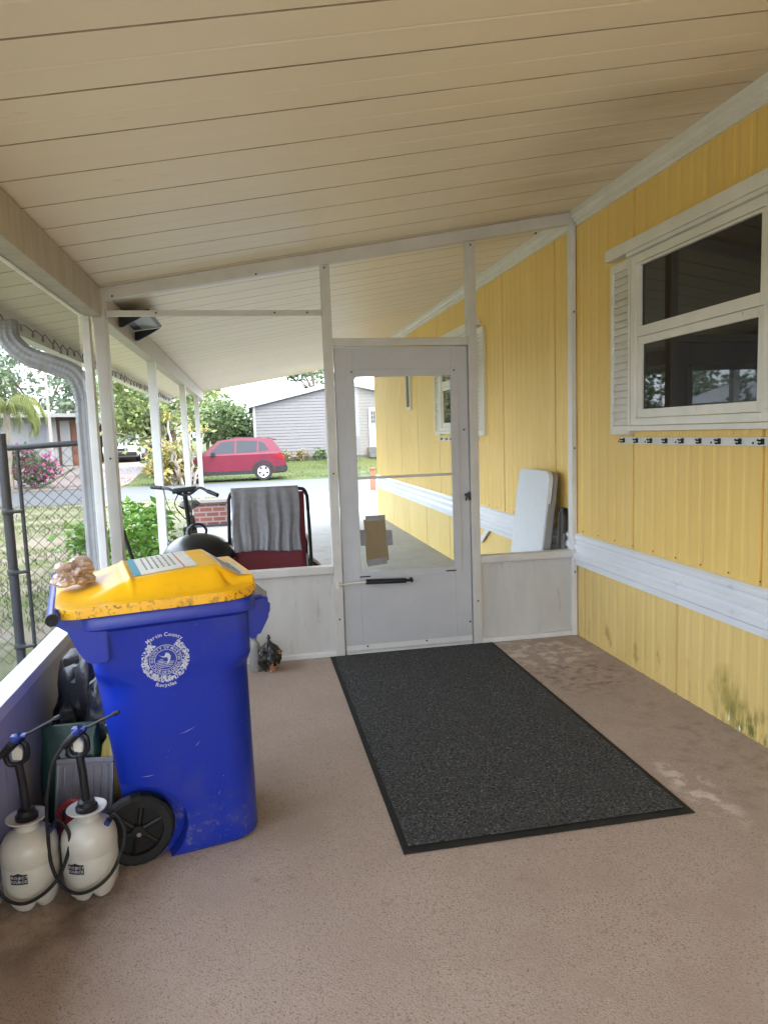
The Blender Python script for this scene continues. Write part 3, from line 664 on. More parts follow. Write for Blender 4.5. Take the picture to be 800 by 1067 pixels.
# wheels
def wheel(y, sgn):
    b = MB(); pr = [(.085,-.024),(.112,-.026),(.122,-.018),(.125,-.006),(.125,.006),(.122,.018),(.112,.026),(.085,.024)]
    rings = []
    for k in range(48):
        a = 2*math.pi*k/48; q = 1.0 if k % 2 else .985
        rings.append([(-.15+r*q*math.cos(a), y+w, .125+r*q*math.sin(a)) for r, w in pr])
    rings.append(rings[0]); b.loft(rings, cap=False); w_ = b.build('wheel', M['rubber'], rb, False)
    b = MB(); b.tube([(-.15,y-.004,.125),(-.15,y+.004,.125)], .086, 32).tube([(-.15,y-.028,.125),(-.15,y+.02,.125)], .022, 16)
    for k in range(6):
        a = 2*math.pi*k/6+.3; c, s_ = math.cos(a), math.sin(a)
        b.tube([(-.15+.02*c,y-.012*sgn,.125+.02*s_),(-.15+.082*c,y-.008*sgn,.125+.082*s_)], .008, 6)
    b.build('hub', M['blackp'], w_, True)
wheel(-.205, 1); wheel(.205, -1)
b = MB(); b.tube([(-.15,-.25,.125),(-.15,.25,.125)], .008, 10); b.build('axle', M['chrome'], rb, True)

# emblem printed on the near side
GL = {}
def glyph(ch):
    if ch not in GL:
        cu = bpy.data.curves.new('glyph', 'FONT'); cu.body = ch; cu.size = 1; cu.resolution_u = 3; cu.offset = .022
        ob = bpy.data.objects.new('glyph', cu); C.objects.link(ob); bpy.context.view_layer.update()
        me = bpy.data.meshes.new_from_object(ob.evaluated_get(bpy.context.evaluated_depsgraph_get()))
        vs = [tuple(v.co) for v in me.vertices]; fs = [tuple(p.vertices) for p in me.polygons]
        xs = [v[0] for v in vs] or [0, .25]; GL[ch] = (vs, fs, min(xs), max(xs)); bpy.data.objects.remove(ob); bpy.data.curves.remove(cu)
        bpy.data.meshes.remove(me)
    return GL[ch]
def adv(ch): return .28 if ch == ' ' else glyph(ch)[3]-glyph(ch)[2]+.09
def arc_text(b, place, txt, r, a_mid, size, inside=False, track=1.0):
    """letters along a circle; inside=True reads along the bottom"""
    tot = sum(adv(c) for c in txt)*size*track; pos = -tot/2
    for c in txt:
        w = adv(c)*size*track; mid = pos+w/2; pos += w
        if c == ' ': continue
        vs, fs, x0, x1 = glyph(c); xm = (x0+x1)/2
        a = (a_mid-mid/r) if not inside else (a_mid+mid/r)
        up = Vector((math.cos(a), math.sin(a))) * (1 if not inside else -1); rgt = Vector((up.y, -up.x)); base = Vector((math.cos(a), math.sin(a)))*(r if not inside else r)
        b.raw([place(*(base+rgt*((v[0]-xm)*size)+up*(v[1]*size-(0 if not inside else 0)))) for v in vs], fs)
def line_text(b, place, txt, cx, y, size):
    tot = sum(adv(c) for c in txt)*size; pos = cx-tot/2
    for c in txt:
        w = adv(c)*size
        if c != ' ':
            vs, fs, x0, x1 = glyph(c); b.raw([place(pos+(v[0]-x0)*size, y+v[1]*size) for v in vs], fs)
        pos += w
EX, EZ = -.028, .728
def bp(u, v, off=.0025):
    u *= .93; v *= .93; z = EZ+v; return (EX+u, ysd(z)-off, z)
def annulus(b, place, r0, r1, a0=0, a1=2*math.pi, n=64):
    V = []
    for k in range(n+1):
        a = a0+(a1-a0)*k/n; V += [place(r0*math.cos(a), r0*math.sin(a)), place(r1*math.cos(a), r1*math.sin(a))]
    b.raw(V, [(2*k, 2*k+1, 2*k+3, 2*k+2) for k in range(n)])
em = MB()
for r0, r1 in ((.0535,.0555),(.0365,.0385)): annulus(em, bp, r0, r1)
arc_text(em, bp, 'COUNTY OF MARTIN', .0415, R(90), .0135, track=1.02)
arc_text(em, bp, 'STATE OF FLORIDA', .0515, R(270), .0135, True, 1.02)
for a in (180, 0): em.raw([bp(.0465*math.cos(R(a))+.0022*math.cos(R(t)), .0022*math.sin(R(t))) for t in range(0,360,60)], [tuple(range(6))])
arc_text(em, bp, 'Martin County', .0875, R(90), .019)
arc_text(em, bp, 'Recycles', .101, R(268), .019, True)
rnd = random.Random(11)
for k in range(420):                                    # leafy wreath, open at the top
    a = rnd.uniform(R(122), R(418)); r = rnd.uniform(.060, .082); w = rnd.uniform(.002, .0042); h = rnd.uniform(.002, .0045); t = rnd.uniform(0, 3.14)
    cx, cz = r*math.cos(a), r*math.sin(a)
    em.raw([bp(cx+p*math.cos(t)*w*1.5-q*math.sin(t)*h, cz+p*math.sin(t)*w*1.5+q*math.cos(t)*h, .0024+.00001*(k % 12)) for p, q in ((-1,0),(0,-.7),(1,0),(0,.7))], [(0,1,2,3)])
fish = [(-.024,.020),(-.012,.014),(-.004,.013),(.002,.026),(.012,.022),(.018,.012),(.016,0),(.010,-.012),(.002,-.020),(.004,-.012),(.008,-.002),(.007,.006),(.001,.009),(-.008,.009)]
em.raw([bp(*p) for p in fish], [tuple(range(len(fish)))])
for k in range(4):
    z = -.010-.006*k; w = math.sqrt(max(0, .034**2-z*z)); em.raw([bp(-w, z), bp(w*.9, z), bp(w*.9, z+.0022), bp(-w, z+.0022)], [(0,1,2,3)])
for k in range(5): em.raw([bp(-.030+.004*k, -.004-.002*k), bp(-.012+.002*k, .004-.003*k), bp(-.012+.002*k, .0055-.003*k), bp(-.030+.004*k, -.0025-.002*k)], [(0,1,2,3)])
em.build('emblem', M['print'], body)
b = MB()   # scuffs
for (x0_, z0_, x1_, z1_) in ((-.13,.33,-.085,.328),(.0,.455,.06,.475),(.05,.40,.07,.42),(.12,.2,.13,.22)):
    def pp(x, z, o=.002): return (x, ysd(z)-o, z)
    b.raw([pp(x0_,z0_), pp((x0_+x1_)/2,(z0_+z1_)/2-.003), pp(x1_,z1_), pp((x0_+x1_)/2,(z0_+z1_)/2-.001)], [(0,1,2,3)])
b.build('scuff', M['print'], body)

# ------------------------------------------------------------------ crumpled bags
def crumple(name, label, cat, m, c, rx, ry, rz, seed, amp=.35, freq=3.2, sub_=4, knot=False, extra=None):
    from mathutils import noise as mn
    b = MB(); bmesh.ops.create_icosphere(b.bm, subdivisions=sub_, radius=1)
    for v in b.bm.verts:
        p = v.co.copy(); q = 1+amp*(mn.noise(p*freq*.7+Vector((seed,0,0)))) + amp*.55*(.35-abs(mn.noise(p*freq*1.3+Vector((0,seed,0)))))*1.6 + amp*.28*(.3-abs(mn.noise(p*freq*3.1+Vector((seed,seed,0)))))
        if knot:
            k = sst(.15, .75, p.z); q *= 1
            p.x *= 1-.82*k; p.y *= 1-.82*k
            if p.z > .8: p.x *= 1.9; p.y *= 1.9
        v.co = Vector((p.x*rx*q, p.y*ry*q, (p.z*rz*(q if not knot else 1))))
    zmin = min(v.co.z for v in b.bm.verts)
    for v in b.bm.verts: v.co.z = max(v.co.z-zmin*.86, 0)
    o = b.build(name, m, None, True); o.location = c; return tag(o, label, cat)
P = rb.matrix_basis @ Vector((-.285,.02,.952))
crumple('plastic_bag', 'crumpled tan plastic bag lying on the hinge side of the yellow lid', 'bag', M['tanbag'], P, .062, .095, .040, 3.1, .55, 2.2, 5)
crumple('garbage_bag', 'small tied black printed bag on the floor beside the low panel', 'bag', M['printbag'], (.055,4.36,.002), .062, .055, .125, 7.3, .4, 2.6, 5, True)
t = thing('white_bottle', 'narrow white bottle half hidden behind the blue bin', 'bottle', (-.03,4.38,.002))
b = MB(); b.lathe([(.028,0),(.034,.006),(.034,.15),(.026,.18),(.013,.195),(.013,.205)], seg=20); b.build('bottle_body', M['extwhite'], t, True)
b = MB(); b.lathe([(.015,.206),(.015,.225),(.012,.228)], seg=16); b.build('cap', M['ink'], t, True)

# ------------------------------------------------------------------ garden sprayers
def make_sprayer(label, loc, rz):
    t = thing('garden_sprayer', label, 'sprayer', loc, rz, 'pump garden sprayers beside the bin'); t.scale = (1,1,.93)
    def lob(r, z, a):
        k = max(0, 1-z/.075); lobe = abs(math.sin(2.5*a)); return r*(1-.09*k*(1-lobe)**1.5), .022*k*(1-lobe)**2*(1 if r > .03 else 0)
    b = MB(); b.lathe([(.010,.012),(.045,.0),(.066,.003),(.078,.022),(.083,.06),(.085,.10),(.085,.150),(.0838,.154),(.0838,.158),(.085,.162),(.085,.195),(.081,.218),(.069,.240),(.050,.255),(.036,.262),(.034,.27),(.034,.292)], seg=60, fn=lob)
    tk = b.build('tank', M['tank'], t, True)
    b = MB(); b.lathe([(.035,.285),(.058,.296),(.062,.302),(.060,.304),(.036,.294),(.030,.296)], seg=32, cap=False); b.build('funnel', M['flange'], t, True)
    b = MB(); b.lathe([(.031,.289),(.034,.294),(.034,.308),(.028,.312),(.026,.326),(.016,.330)], seg=24)
    b.tube([(0,0,.325),(-.004,.004,.42),(-.012,.01,.512)], .0125, 12); b.build('pump', M['blackp'], t, True)
    # pump handle loop with the trigger wand clipped in
    b = MB(); b.tube(bez([(-.012,.01,.505),(-.040,.01,.515),(-.045,.01,.565),(-.02,.01,.60),(.012,.01,.585),(.012,.01,.53),(-.012,.01,.505)], 6), .0095, 8); b.build('pump_handle', M['blackp'], t, True)
    b = MB(); b.prism([(-.028,.528),(.0,.522),(.004,.562),(-.012,.586),(-.028,.565)], 'y', .004, .016, .003); b.build('trigger', M['flange'], t)
    b = MB(); b.tube([(-.055,.0,.553),(-.02,.0,.595),(.012,.0,.622)], [.014,.016,.013], 10).tube([(.012,.0,.622),(.10,.02,.664)], .0052, 8).tube([(.10,.02,.664),(.118,.023,.673)], [.009,.0075], 10); wa = b.build('wand', M['blackp'], t, True)
    b = MB(); b.tube([(-.012,-.008,.612),(.008,-.012,.632)], [.017,.015], 10).box(-.022,.022,-.02,.006,.622,.633,.003); b.build('wand_cap', M['bluecap'], wa, True)
    b = MB(); b.tube([(.060,-.012,.240),(.074,-.02,.262)], .0105, 10); b.build('hose_fitting', M['bluecap'], t, True)
    hp = bez([(-.058,.0,.555),(-.082,-.03,.50),(-.098,-.055,.38),(-.102,-.062,.25),(-.094,-.075,.15),(-.06,-.095,.085),(-.01,-.106,.060),(.045,-.104,.075),(.092,-.09,.115),(.122,-.07,.18),(.130,-.055,.235),(.112,-.04,.275),(.092,-.03,.285),(.074,-.02,.262)], 8)
    b = MB(); b.tube(hp, .0058, 8); b.build('hose', M['rubber'], t, True)
    # badge wrapped round the tank, facing the viewer
    def tp(u, v, off=.0012):
        a = R(-103)+u/.085; return ((.085+off)*math.cos(a), (.085+off)*math.sin(a), .128+v)
    b = MB(); n = 12; top = lambda u: .018+.006*max(0, 1-abs(u)/.014)
    V = []
    for i in range(n+1):
        u = -.026+.052*i/n; V += [tp(u, -.016), tp(u, top(u))]
    b.raw(V, [(2*i, 2*i+2, 2*i+3, 2*i+1) for i in range(n)]); bd_ = b.build('badge', M['badge'], tk)
    b = MB(); line_text(b, lambda u, v: tp(u, v, .0020), 'PROJECT', 0, .004, .0125); line_text(b, lambda u, v: tp(u, v, .0020), 'SOURCE', 0, -.010, .0125); b.build('badge_print', M['print'], bd_)
    b = MB(); line_text(b, lambda u, v: tp(u, v, .0012), '1 gallon', 0, -.025, .006)
    b.bm.free()
    for ch in t.children_recursive:                     # short pump rod
        for v_ in ch.data.vertices:
            if v_.co.z > .33: v_.co.z = .33+(v_.co.z-.33)*.87
    return t
def copy_tree(o, parent=None):
    c = o.copy(); C.objects.link(c)
    if parent: c.parent = parent
    for ch in list(o.children): copy_tree(ch, c)
    return c
s1 = make_sprayer('milky garden sprayer standing between the side wall and the other sprayer', (-.752,2.315,.002), R(4))
s2 = copy_tree(s1); s2.location = (-.575,2.325,.002); s2.rotation_euler = (0,0,R(-6)); s2['label'] = 'milky garden sprayer standing against the black wheel of the blue bin'

# ------------------------------------------------------------------ clutter behind the sprayers
t = thing('green_sack', 'dark green printed sack leaning in the corner behind the sprayers', 'sack', (-.70,2.70,.002))
b = MB(); b.loft([rr(-.10,.10,-.05,.05,.03,0), rr(-.115,.115,-.06,.06,.04,.06), rr(-.11,.11,-.055,.055,.04,.27), rr(-.10,.10,-.035,.035,.03,.37), rr(-.098,.098,-.008,.008,.006,.42)]); sk = b.build('sack_body', M['greenbag'], t, True)
b = MB(); annulus(b, lambda u, v: (.01+u, -.0595, .33+v*.7), .022, .04, n=24); b.build('round_print', M['greyprint'], sk)
tr = thing('plastic_tray', 'grey ribbed plastic tray tipped up behind the sprayers', 'tray', (-.655,2.545,.002))
Mx = Matrix.Translation((0,0,0)) @ Matrix.Rotation(R(-14), 4, 'X') @ Matrix.Rotation(R(3), 4, 'Y')
b = MB(); b.box(-.095,.095,0,.012,.012,.325,.006,Mx)
for k in range(7): b.box(-.075+k*.0245,-.068+k*.0245,-.006,.001,.05,.30,.002,Mx)
b.box(-.098,.098,-.010,.004,.31,.328,.004,Mx).box(-.098,-.088,-.010,.004,.012,.31,.003,Mx).box(.088,.098,-.010,.004,.012,.31,.003,Mx); b.build('tray_body', M['tray'], tr)
t = thing('red_jug', 'small dark red jug wedged between the two sprayers', 'jug', (-.655,2.475,.002))
b = MB(); b.lathe([(.04,0),(.05,.01),(.05,.13),(.04,.165),(.018,.185),(.018,.2)], seg=20); b.build('jug_body', M['red'], t, True)
b = MB(); b.tube(bez([(-.038,0,.15),(-.045,0,.205),(0,0,.235),(.045,0,.205),(.038,0,.15)], 6), .008, 8); b.build('handle', M['red'], t, True)
t = thing('amber_bottle', 'tall amber bottle squeezed against the back of the blue bin', 'bottle', (-.555,2.66,.002))
b = MB(); b.lathe([(.035,0),(.040,.008),(.040,.30),(.030,.345),(.014,.37),(.014,.39)], seg=20); b.build('bottle_body', M['amber'], t, True)
b = MB(); b.lathe([(.017,.391),(.017,.42),(.012,.423)], seg=16); b.build('cap', M['greenbag'], t, True)
crumple('black_sack', 'slumped black sack in the dark corner behind the bin', 'sack', M['blackbag'], (-.70,3.02,.002), .13, .16, .30, 2.2, .3, 2.4)
crumple('black_cloth', 'heap of black cloth hanging over the green sack', 'cloth', M['blackbag'], (-.60,2.80,.002), .07, .07, .26, 5.2, .3, 2.8)

# ------------------------------------------------------------------ things outside the partition
ch = thing('patio_chair', 'maroon sling patio chair with black frame draped with a grey towel', 'chair', (.12,5.35,0))
def fr_path(sx): return bez([(sx*.30,.02,.03),(sx*.30,.0,.35),(sx*.295,-.03,.70),(sx*.285,-.055,1.0)], 5)
b = MB(); L_ = fr_path(-1); Rr = fr_path(1)
top = bez([(-.285,-.055,1.0),(-.265,-.06,1.045),(-.22,-.062,1.06),(0,-.062,1.062),(.22,-.062,1.06),(.265,-.06,1.045),(.285,-.055,1.0)], 5)
b.tube(L_+top[1:]+Rr[::-1][1:], .013, 10); b.build('back_frame', M['blackp'], ch, True)
b = MB(); nz, nx = 12, 10; V = []
for j in range(nz+1):
    z = .36+.68*j/nz
    for i in range(nx+1):
        x = -.262+.524*i/nx; V.append((x, -.062*(z/1.05)**1.5-.012+.03*math.cos(x/.27*1.4), z))
b.raw(V, [(j*(nx+1)+i, j*(nx+1)+i+1, (j+1)*(nx+1)+i+1, (j+1)*(nx+1)+i) for j in range(nz) for i in range(nx)])
bk = b.build('backrest', M['maroon'], ch, True)
sm = bk.modifiers.new('thick', 'SOLIDIFY'); sm.thickness = .008
b = MB(); b.box(-.262,.262,-.01,.46,.375,.395,.008); b.build('seat', M['maroon'], ch)
for sx in (-1, 1):
    b = MB(); b.tube(bez([(sx*.30,.48,0),(sx*.30,.46,.3),(sx*.30,.45,.60),(sx*.30,.38,.645),(sx*.30,.1,.63),(sx*.297,-.02,.62)], 5), .013, 8); b.build('arm', M['blackp'], ch, True)
    b = MB(); b.tube([(sx*.28,-.0,.385),(sx*.28,.46,.385)], .012, 8); b.build('seat_rail', M['blackp'], ch, True)
b = MB(); nx, nz = 48, 30; V = []
for j in range(nz+1):
    q = j/nz
    for i in range(nx+1):
        u = i/nx; x = -.268+.488*u
        fold = .012*math.sin(u*31+math.sin(u*9)*1.4)*min(1, .25+1.1*q)+.006*math.sin(u*74+q*2)*q
        z = 1.083-.475*q*(1-.02*math.sin(u*5)); y = -.078-.0-.02*sst(0,.12,q)-fold-.008*q+.062*(1-(max(.1,z)/1.05)**1.5)*.8
        if j == 0: y += .02
        V.append((x+.006*math.sin(q*7+u*6), y, z))
b.raw(V, [(j*(nx+1)+i, j*(nx+1)+i+1, (j+1)*(nx+1)+i+1, (j+1)*(nx+1)+i) for j in range(nz) for i in range(nx)])
m2 = nx+1; V = []      # short flap over the back
for j in range(9):
    q = j/8
    for i in range(nx+1):
        u = i/nx; V.append((-.268+.488*u, -.058+.03*q+.02*q, 1.083-.004*q-.22*q*q))
b.raw(V, [(j*m2+i, j*m2+i+1, (j+1)*m2+i+1, (j+1)*m2+i) for j in range(8) for i in range(nx)])
tw = b.build('towel', M['towel'], None, True); tw.location = ch.location
sm = tw.modifiers.new('thick', 'SOLIDIFY'); sm.thickness = .006
tag(tw, 'grey towel hanging in folds over the maroon chair back', 'towel')
t = thing('grey_box', 'small grey box on the slab beside the maroon chair', 'box', (.47,5.45,0))
b = MB(); b.prism([(-.07,0),(.07,0),(.07,.38),(.03,.44),(-.07,.52)], 'y', -.06, .2, .006); b.build('box_body', M['steel'], t)
b = MB(); b.box(-.06,.06,-.066,-.061,.12,.3,.002); b.build('box_panel', M['spout'], t)

kg = thing('kettle_grill', 'black kettle charcoal grill standing just outside the partition behind the bin', 'grill', (-.40,5.32,0))
dome = [(.262*math.cos(R(a)), .575+.19*math.sin(R(a))) for a in range(0, 91, 9)]; dome[-1] = (.004, .765)
b = MB(); b.lathe(dome, seg=40); b.build('lid', M['kettle'], kg, True)
b = MB(); b.lathe([(.004,.355)]+[(.258*math.cos(R(a)), .555-.2*math.sin(R(a))) for a in range(81, -1, -9)], seg=40); b.build('bowl', M['kettle'], kg, True)
b = MB(); b.lathe([(.262,.556),(.27,.556),(.27,.574),(.262,.574)], seg=40, cap=False); b.build('rim_band', M['chrome'], kg, True)
b = MB(); b.tube(bez([(-.055,0,.745),(-.062,0,.79),(-.035,0,.825),(0,0,.832),(.035,0,.825),(.062,0,.79),(.055,0,.745)], 6), .0095, 8); b.build('lid_handle', M['blackp'], kg, True)
for a in (30, 150, 270):
    b = MB(); b.tube([(.15*math.cos(R(a)),.15*math.sin(R(a)),.42),(.27*math.cos(R(a)),.27*math.sin(R(a)),0)], .012, 8); b.build('leg', M['chrome'], kg, True)

bi = thing('bicycle', 'black bicycle with wide handlebars parked against the carport post', 'bicycle', (-.50,6.35,0), R(4))
bi.rotation_euler = (0, R(-4), R(3))
def bwheel(y):
    b = MB(); n = 40; pr = [(.31,-.012),(.335,-.022),(.348,0),(.335,.022),(.31,.012)]
    rg = [[(w, y+r*math.cos(2*math.pi*k/n), .348+r*math.sin(2*math.pi*k/n)) for r, w in pr] for k in range(n)]; rg.append(rg[0]); b.loft(rg, cap=False)
    w = b.build('wheel', M['rubber'], bi, True)
    b = MB()
    for k in range(14): a = 2*math.pi*k/14; b.tube([(.012*(-1)**k,y,.348),(0,y+.312*math.cos(a),.348+.312*math.sin(a))], .0018, 4)
    b.tube([(-.05,y,.348),(.05,y,.348)], .016, 8); b.build('spokes', M['chrome'], w)
bwheel(.0); bwheel(1.02)
b = MB(); b.tube([(0,.16,.72),(0,.62,.30)], .018, 8).tube([(0,.16,.80),(0,.66,.74)], .016, 8).tube([(0,.62,.30),(0,.70,.78)], .016, 8).tube([(0,.62,.30),(.0,1.02,.348)], .012, 8).tube([(0,.70,.74),(0,1.02,.348)], .010, 8); b.build('frame', M['kettle'], bi, True)
b = MB(); b.tube([(0,.17,.68),(0,.14,.85),(0,.125,.96)], .021, 8)
for x in (-.05,.05): b.tube([(x,.165,.66),(x,.06,.5),(x,.0,.348)], .012, 8)
b.box(-.055,.055,.14,.19,.64,.68,.006); b.build('fork', M['blackp'], bi, True)
hb = [(-.255,.25,1.055),(-.19,.19,1.045),(-.12,.12,1.03),(-.03,.09,.975),(.05,.06,.975),(.13,.02,1.02),(.20,-.04,.985),(.255,-.10,.958)]
b = MB(); b.tube(bez(hb, 5), .0125, 8).tube([(0,.13,.94),(.01,.08,.985)], .02, 8).box(-.10,.11,.03,.12,.99,1.035,.012); h = b.build('handlebar', M['blackp'], bi, True)
for a, c in ((hb[0],hb[1]),(hb[-1],hb[-2])):
    b = MB(); v = Vector(c)-Vector(a); b.tube([Vector(a)-v*.4, Vector(a)+v*1.0], .0175, 10); b.build('grip', M['rubber'], h, True)
b = MB(); b.tube(bez([(.03,.06,.98),(.06,-.05,.93),(.04,-.06,.80),(.02,.08,.70)], 5), .005, 6).tube(bez([(-.05,.09,.99),(-.09,-.0,.90),(-.03,.02,.78),(0,.15,.74)], 5), .005, 6).tube(bez([(-.18,.19,1.03),(-.14,.05,.86),(-.06,.05,.74)], 5), .004, 6); b.build('cable', M['blackp'], h, True)
b = MB(); b.loft([[(x*w, .56+.30*q, .80+z+.02*q) for x, z in ((-1,0),(-.7,-.03),(.7,-.03),(1,0),(.7,.035),(-.7,.035))] for q, w in ((0,.02),(.25,.03),(.55,.06),(.8,.11),(1,.09))]); b.build('saddle', M['blackp'], bi, True)
b = MB(); b.tube([(-.1,.62,.30),(.1,.62,.30)], .012, 8).box(.1,.18,.58,.68,.28,.305,.005).box(-.18,-.1,.58,.68,.295,.32,.005); b.build('pedal', M['blackp'], bi)

t = thing('broom', 'black handled push broom leaning by the corner post outside', 'broom', (-.72,5.05,0), world=True)
b = MB(); b.tube([(-.925,5.0,1.14),(-.70,5.06,.11)], .0125, 10); b.build('handle', M['blackp'], t, True)
b = MB(); b.box(-.78,-.60,5.03,5.10,.075,.115,.008); hd = b.build('head', M['barkdark'], t)
b = MB(); b.box(-.775,-.605,5.035,5.095,.002,.0745); b.build('bristles', M['rubber'], hd)

def slab_table(name, label, x_top, x_bot, y0, y1, h, tk, m, e):
    t = thing(name, label, 'folding table', ((x_top+x_bot)/2, (y0+y1)/2, 0))
    ang = math.atan2(x_top-x_bot, h); Mx = Matrix.Translation((x_bot-t.location.x, 0, 0)) @ Matrix.Rotation(ang, 4, 'Y')
    w = (y1-y0)/2
    for k in range(2):
        b = MB(); ring = rrect(-w, w, 0, h, .07, 8); a0 = k*(tk+.006)
        b.loft([[(a0+.004, y*.985, .008+z*.988) for y, z in ring], [(a0, y, z) for y, z in ring], [(a0+tk, y, z) for y, z in ring]])
        bmesh.ops.transform(b.bm, matrix=Mx, verts=b.bm.verts); b.build('table_half', m if k == 0 else e, t, True)
    b = MB(); b.box(tk*.4, tk*2, -w-.006, -w-.001, h*.25, h*.8, .002, Mx); b.build('side_rail', e, t)
slab_table('folding_table', 'large white folded plastic table leaning on the yellow wall outside', 2.075, 1.93, 4.72, 5.30, 1.145, .03, M['tablewhite'], M['tablegrey'])
slab_table('tray_table', 'small grey folded table tucked beside the large white folded one', 2.135, 2.085, 4.655, 4.715, .88, .014, M['tablegrey'], M['tablegrey'])

# brick planter round the last post
t = thing('brick_planter', 'low red brick planter beside the far carport posts', 'planter', (-.75,12.3,0), world=True)
b = MB(); b.box(-.95,-.42,12.05,12.55,.0,.36,.006); b.build('brick_base', M['brick'], t)
b = MB(); b.box(-.98,-.39,12.02,12.58,.361,.40,.006); b.build('cap', M['pink'], t)
b = MB(); b.box(-1.0,-.36,11.98,12.6,-.05,.035,.006); b.build('footing', M['concrete'], t)

# ------------------------------------------------------------------ chain link fence
fe = thing('chain_link_fence', 'grey chain link fence and gate across the side yard', 'fence', (-1.6,5.0,-.06), world=True)
b = MB(); b.tube([(-1.565,5.0,-.06),(-1.565,5.0,1.505)], .030, 14).lathe([(.032,1.505),(.030,1.525),(.004,1.54)], (-1.565,5.0,0), 14); b.build('post', M['steel'], fe, True)
b = MB(); b.tube([(-1.475,5.0,.02),(-1.475,5.0,1.43)], .0125, 10); b.build('gate_upright', M['steel'], fe, True)
b = MB(); b.tube([(-1.53,5.0,1.432),(-1.0,5.0,1.452)], .0195, 10); b.build('top_rail', M['steel'], fe, True)
b = MB(); b.tube([(-3.2,5.0,1.40),(-1.6,5.0,1.42)], .0195, 10).tube([(-3.2,5.0,-.06),(-3.2,5.0,1.46)], .03, 10); b.build('far_rail', M['steel'], fe, True)
b = MB()
for z in (.12, .62, 1.02): b.tube([(-1.565,4.96,z),(-1.47,4.985,z)], .012, 8).lathe([(.034,-.02),(.037,-.015),(.037,.015),(.034,.02)], (-1.565,5.0,z), 14)
b.build('hinge', M['steel'], fe, True)
def link_mesh(x0, x1, z0, z1, p):
    b = MB(); r = .0019
    n = int((x1-x0+z1-z0)/p)+2
    for k in range(n):
        for sg in (1, -1):
            pts = []
            if sg == 1:
                c = x0-(z1-z0)+k*p; xa, xb = max(x0, c), min(x1, c+(z1-z0)); pts = [(xa, 5.0+.003, z0+xa-c), (xb, 5.0+.003, z0+xb-c)]
            else:
                c = x0+k*p; xa, xb = min(x1, c), max(x0, c-(z1-z0)); pts = [(xa, 5.0-.003, z0+c-xa), (xb, 5.0-.003, z0+c-xb)]
            if abs(xa-xb) > .02 and (xa-xb)*sg < 0: b.tube(pts, r, 5, False)
    return b
link_mesh(-1.47, -1.0, .02, 1.43, .078).build('wire_mesh', M['steel'], fe)
link_mesh(-3.2, -1.60, .0, 1.40, .078).build('wire_mesh', M['steel'], fe)

# ------------------------------------------------------------------ plants
def leaf_mesh(name, pts, size, m, parent, seed, aspect=.55, droop=.0):
    rng = np.random.default_rng(seed); n = len(pts); P = np.array(pts)
    a = rng.normal(0, 1, (n,3)); a /= np.linalg.norm(a, axis=1)[:,None]; a[:,2] = a[:,2]*.6-droop; a /= np.linalg.norm(a, axis=1)[:,None]
    c = np.cross(a, rng.normal(0, 1, (n,3))); c /= np.linalg.norm(c, axis=1)[:,None]; nn = np.cross(a, c)
    L_ = (size*rng.uniform(.6, 1.35, n))[:,None]
    q = np.stack([P-a*L_*.5, P+c*L_*aspect*.5-nn*L_*.06, P+a*L_*.5, P-c*L_*aspect*.5-nn*L_*.06], 1).reshape(-1,3)
    me = bpy.data.meshes.new(name); me.vertices.add(4*n); me.vertices.foreach_set('co', q.ravel())
    me.loops.add(4*n); me.loops.foreach_set('vertex_index', np.arange(4*n)); me.polygons.add(n)
    me.polygons.foreach_set('loop_start', np.arange(n)*4); me.polygons.foreach_set('loop_total', np.full(n, 4)); me.update(calc_edges=True)
    return link(name, me, m, parent)
def clump_pts(blobs, nclump, nleaf, spread, seed):
    rng = np.random.default_rng(seed); out = []; vol = np.array([b[3]*b[4]*b[5] for b in blobs]); vol = vol/vol.sum(); cl = []
    for _ in range(nclump):
        b = blobs[rng.choice(len(blobs), p=vol)]; d = rng.normal(0, 1, 3); d /= np.linalg.norm(d); r = rng.uniform(.35, 1.0)**.5
        cl.append(np.array(b[:3])+d*r*np.array(b[3:6])); k = rng.poisson(nleaf)
        out.append(cl[-1]+rng.normal(0, 1, (k,3))*spread*rng.uniform(.6, 1.3)*np.array([1,1,.7]))
    return np.concatenate(out), cl
def limb(b, p, q, r0, r1, seed, wob=.12):
    rng = random.Random(seed); p, q = Vector(p), Vector(q); n = 7; d = (q-p).length
    pts = [p.lerp(q, i/n)+Vector((rng.uniform(-1,1),rng.uniform(-1,1),rng.uniform(-.5,.5)))*d*wob*.25*math.sin(math.pi*i/n) for i in range(n+1)]
    b.tube(pts, [r0+(r1-r0)*i/n for i in range(n+1)], 7)
def tree(name, label, base, blobs, nclump, nleaf, spread, leaf, lm, bark, seed, h_split=.35, r=.16, group=None, nl=10, cat='tree'):
    t = thing(name, label, cat, base, group=group); pts, cl = clump_pts(blobs, nclump, nleaf, spread, seed)
    leaf_mesh('crown', pts, leaf, lm, t, seed)
    b = MB(); ztop = max(bb[2] for bb in blobs); fk = Vector((blobs[0][0]*.4, blobs[0][1]*.4, ztop*h_split)); limb(b, (0,0,-.15), fk, r, r*.75, seed, .2)
    rng = random.Random(seed)
    for k in range(nl):
        c = cl[rng.randrange(len(cl))]; mid = fk.lerp(Vector(c), .5)+Vector((0,0,.1)); limb(b, fk, mid, r*.5, r*.28, seed+k); limb(b, mid, c, r*.28, r*.06, seed+50+k)
    b.build('trunk', bark, t, True); return t
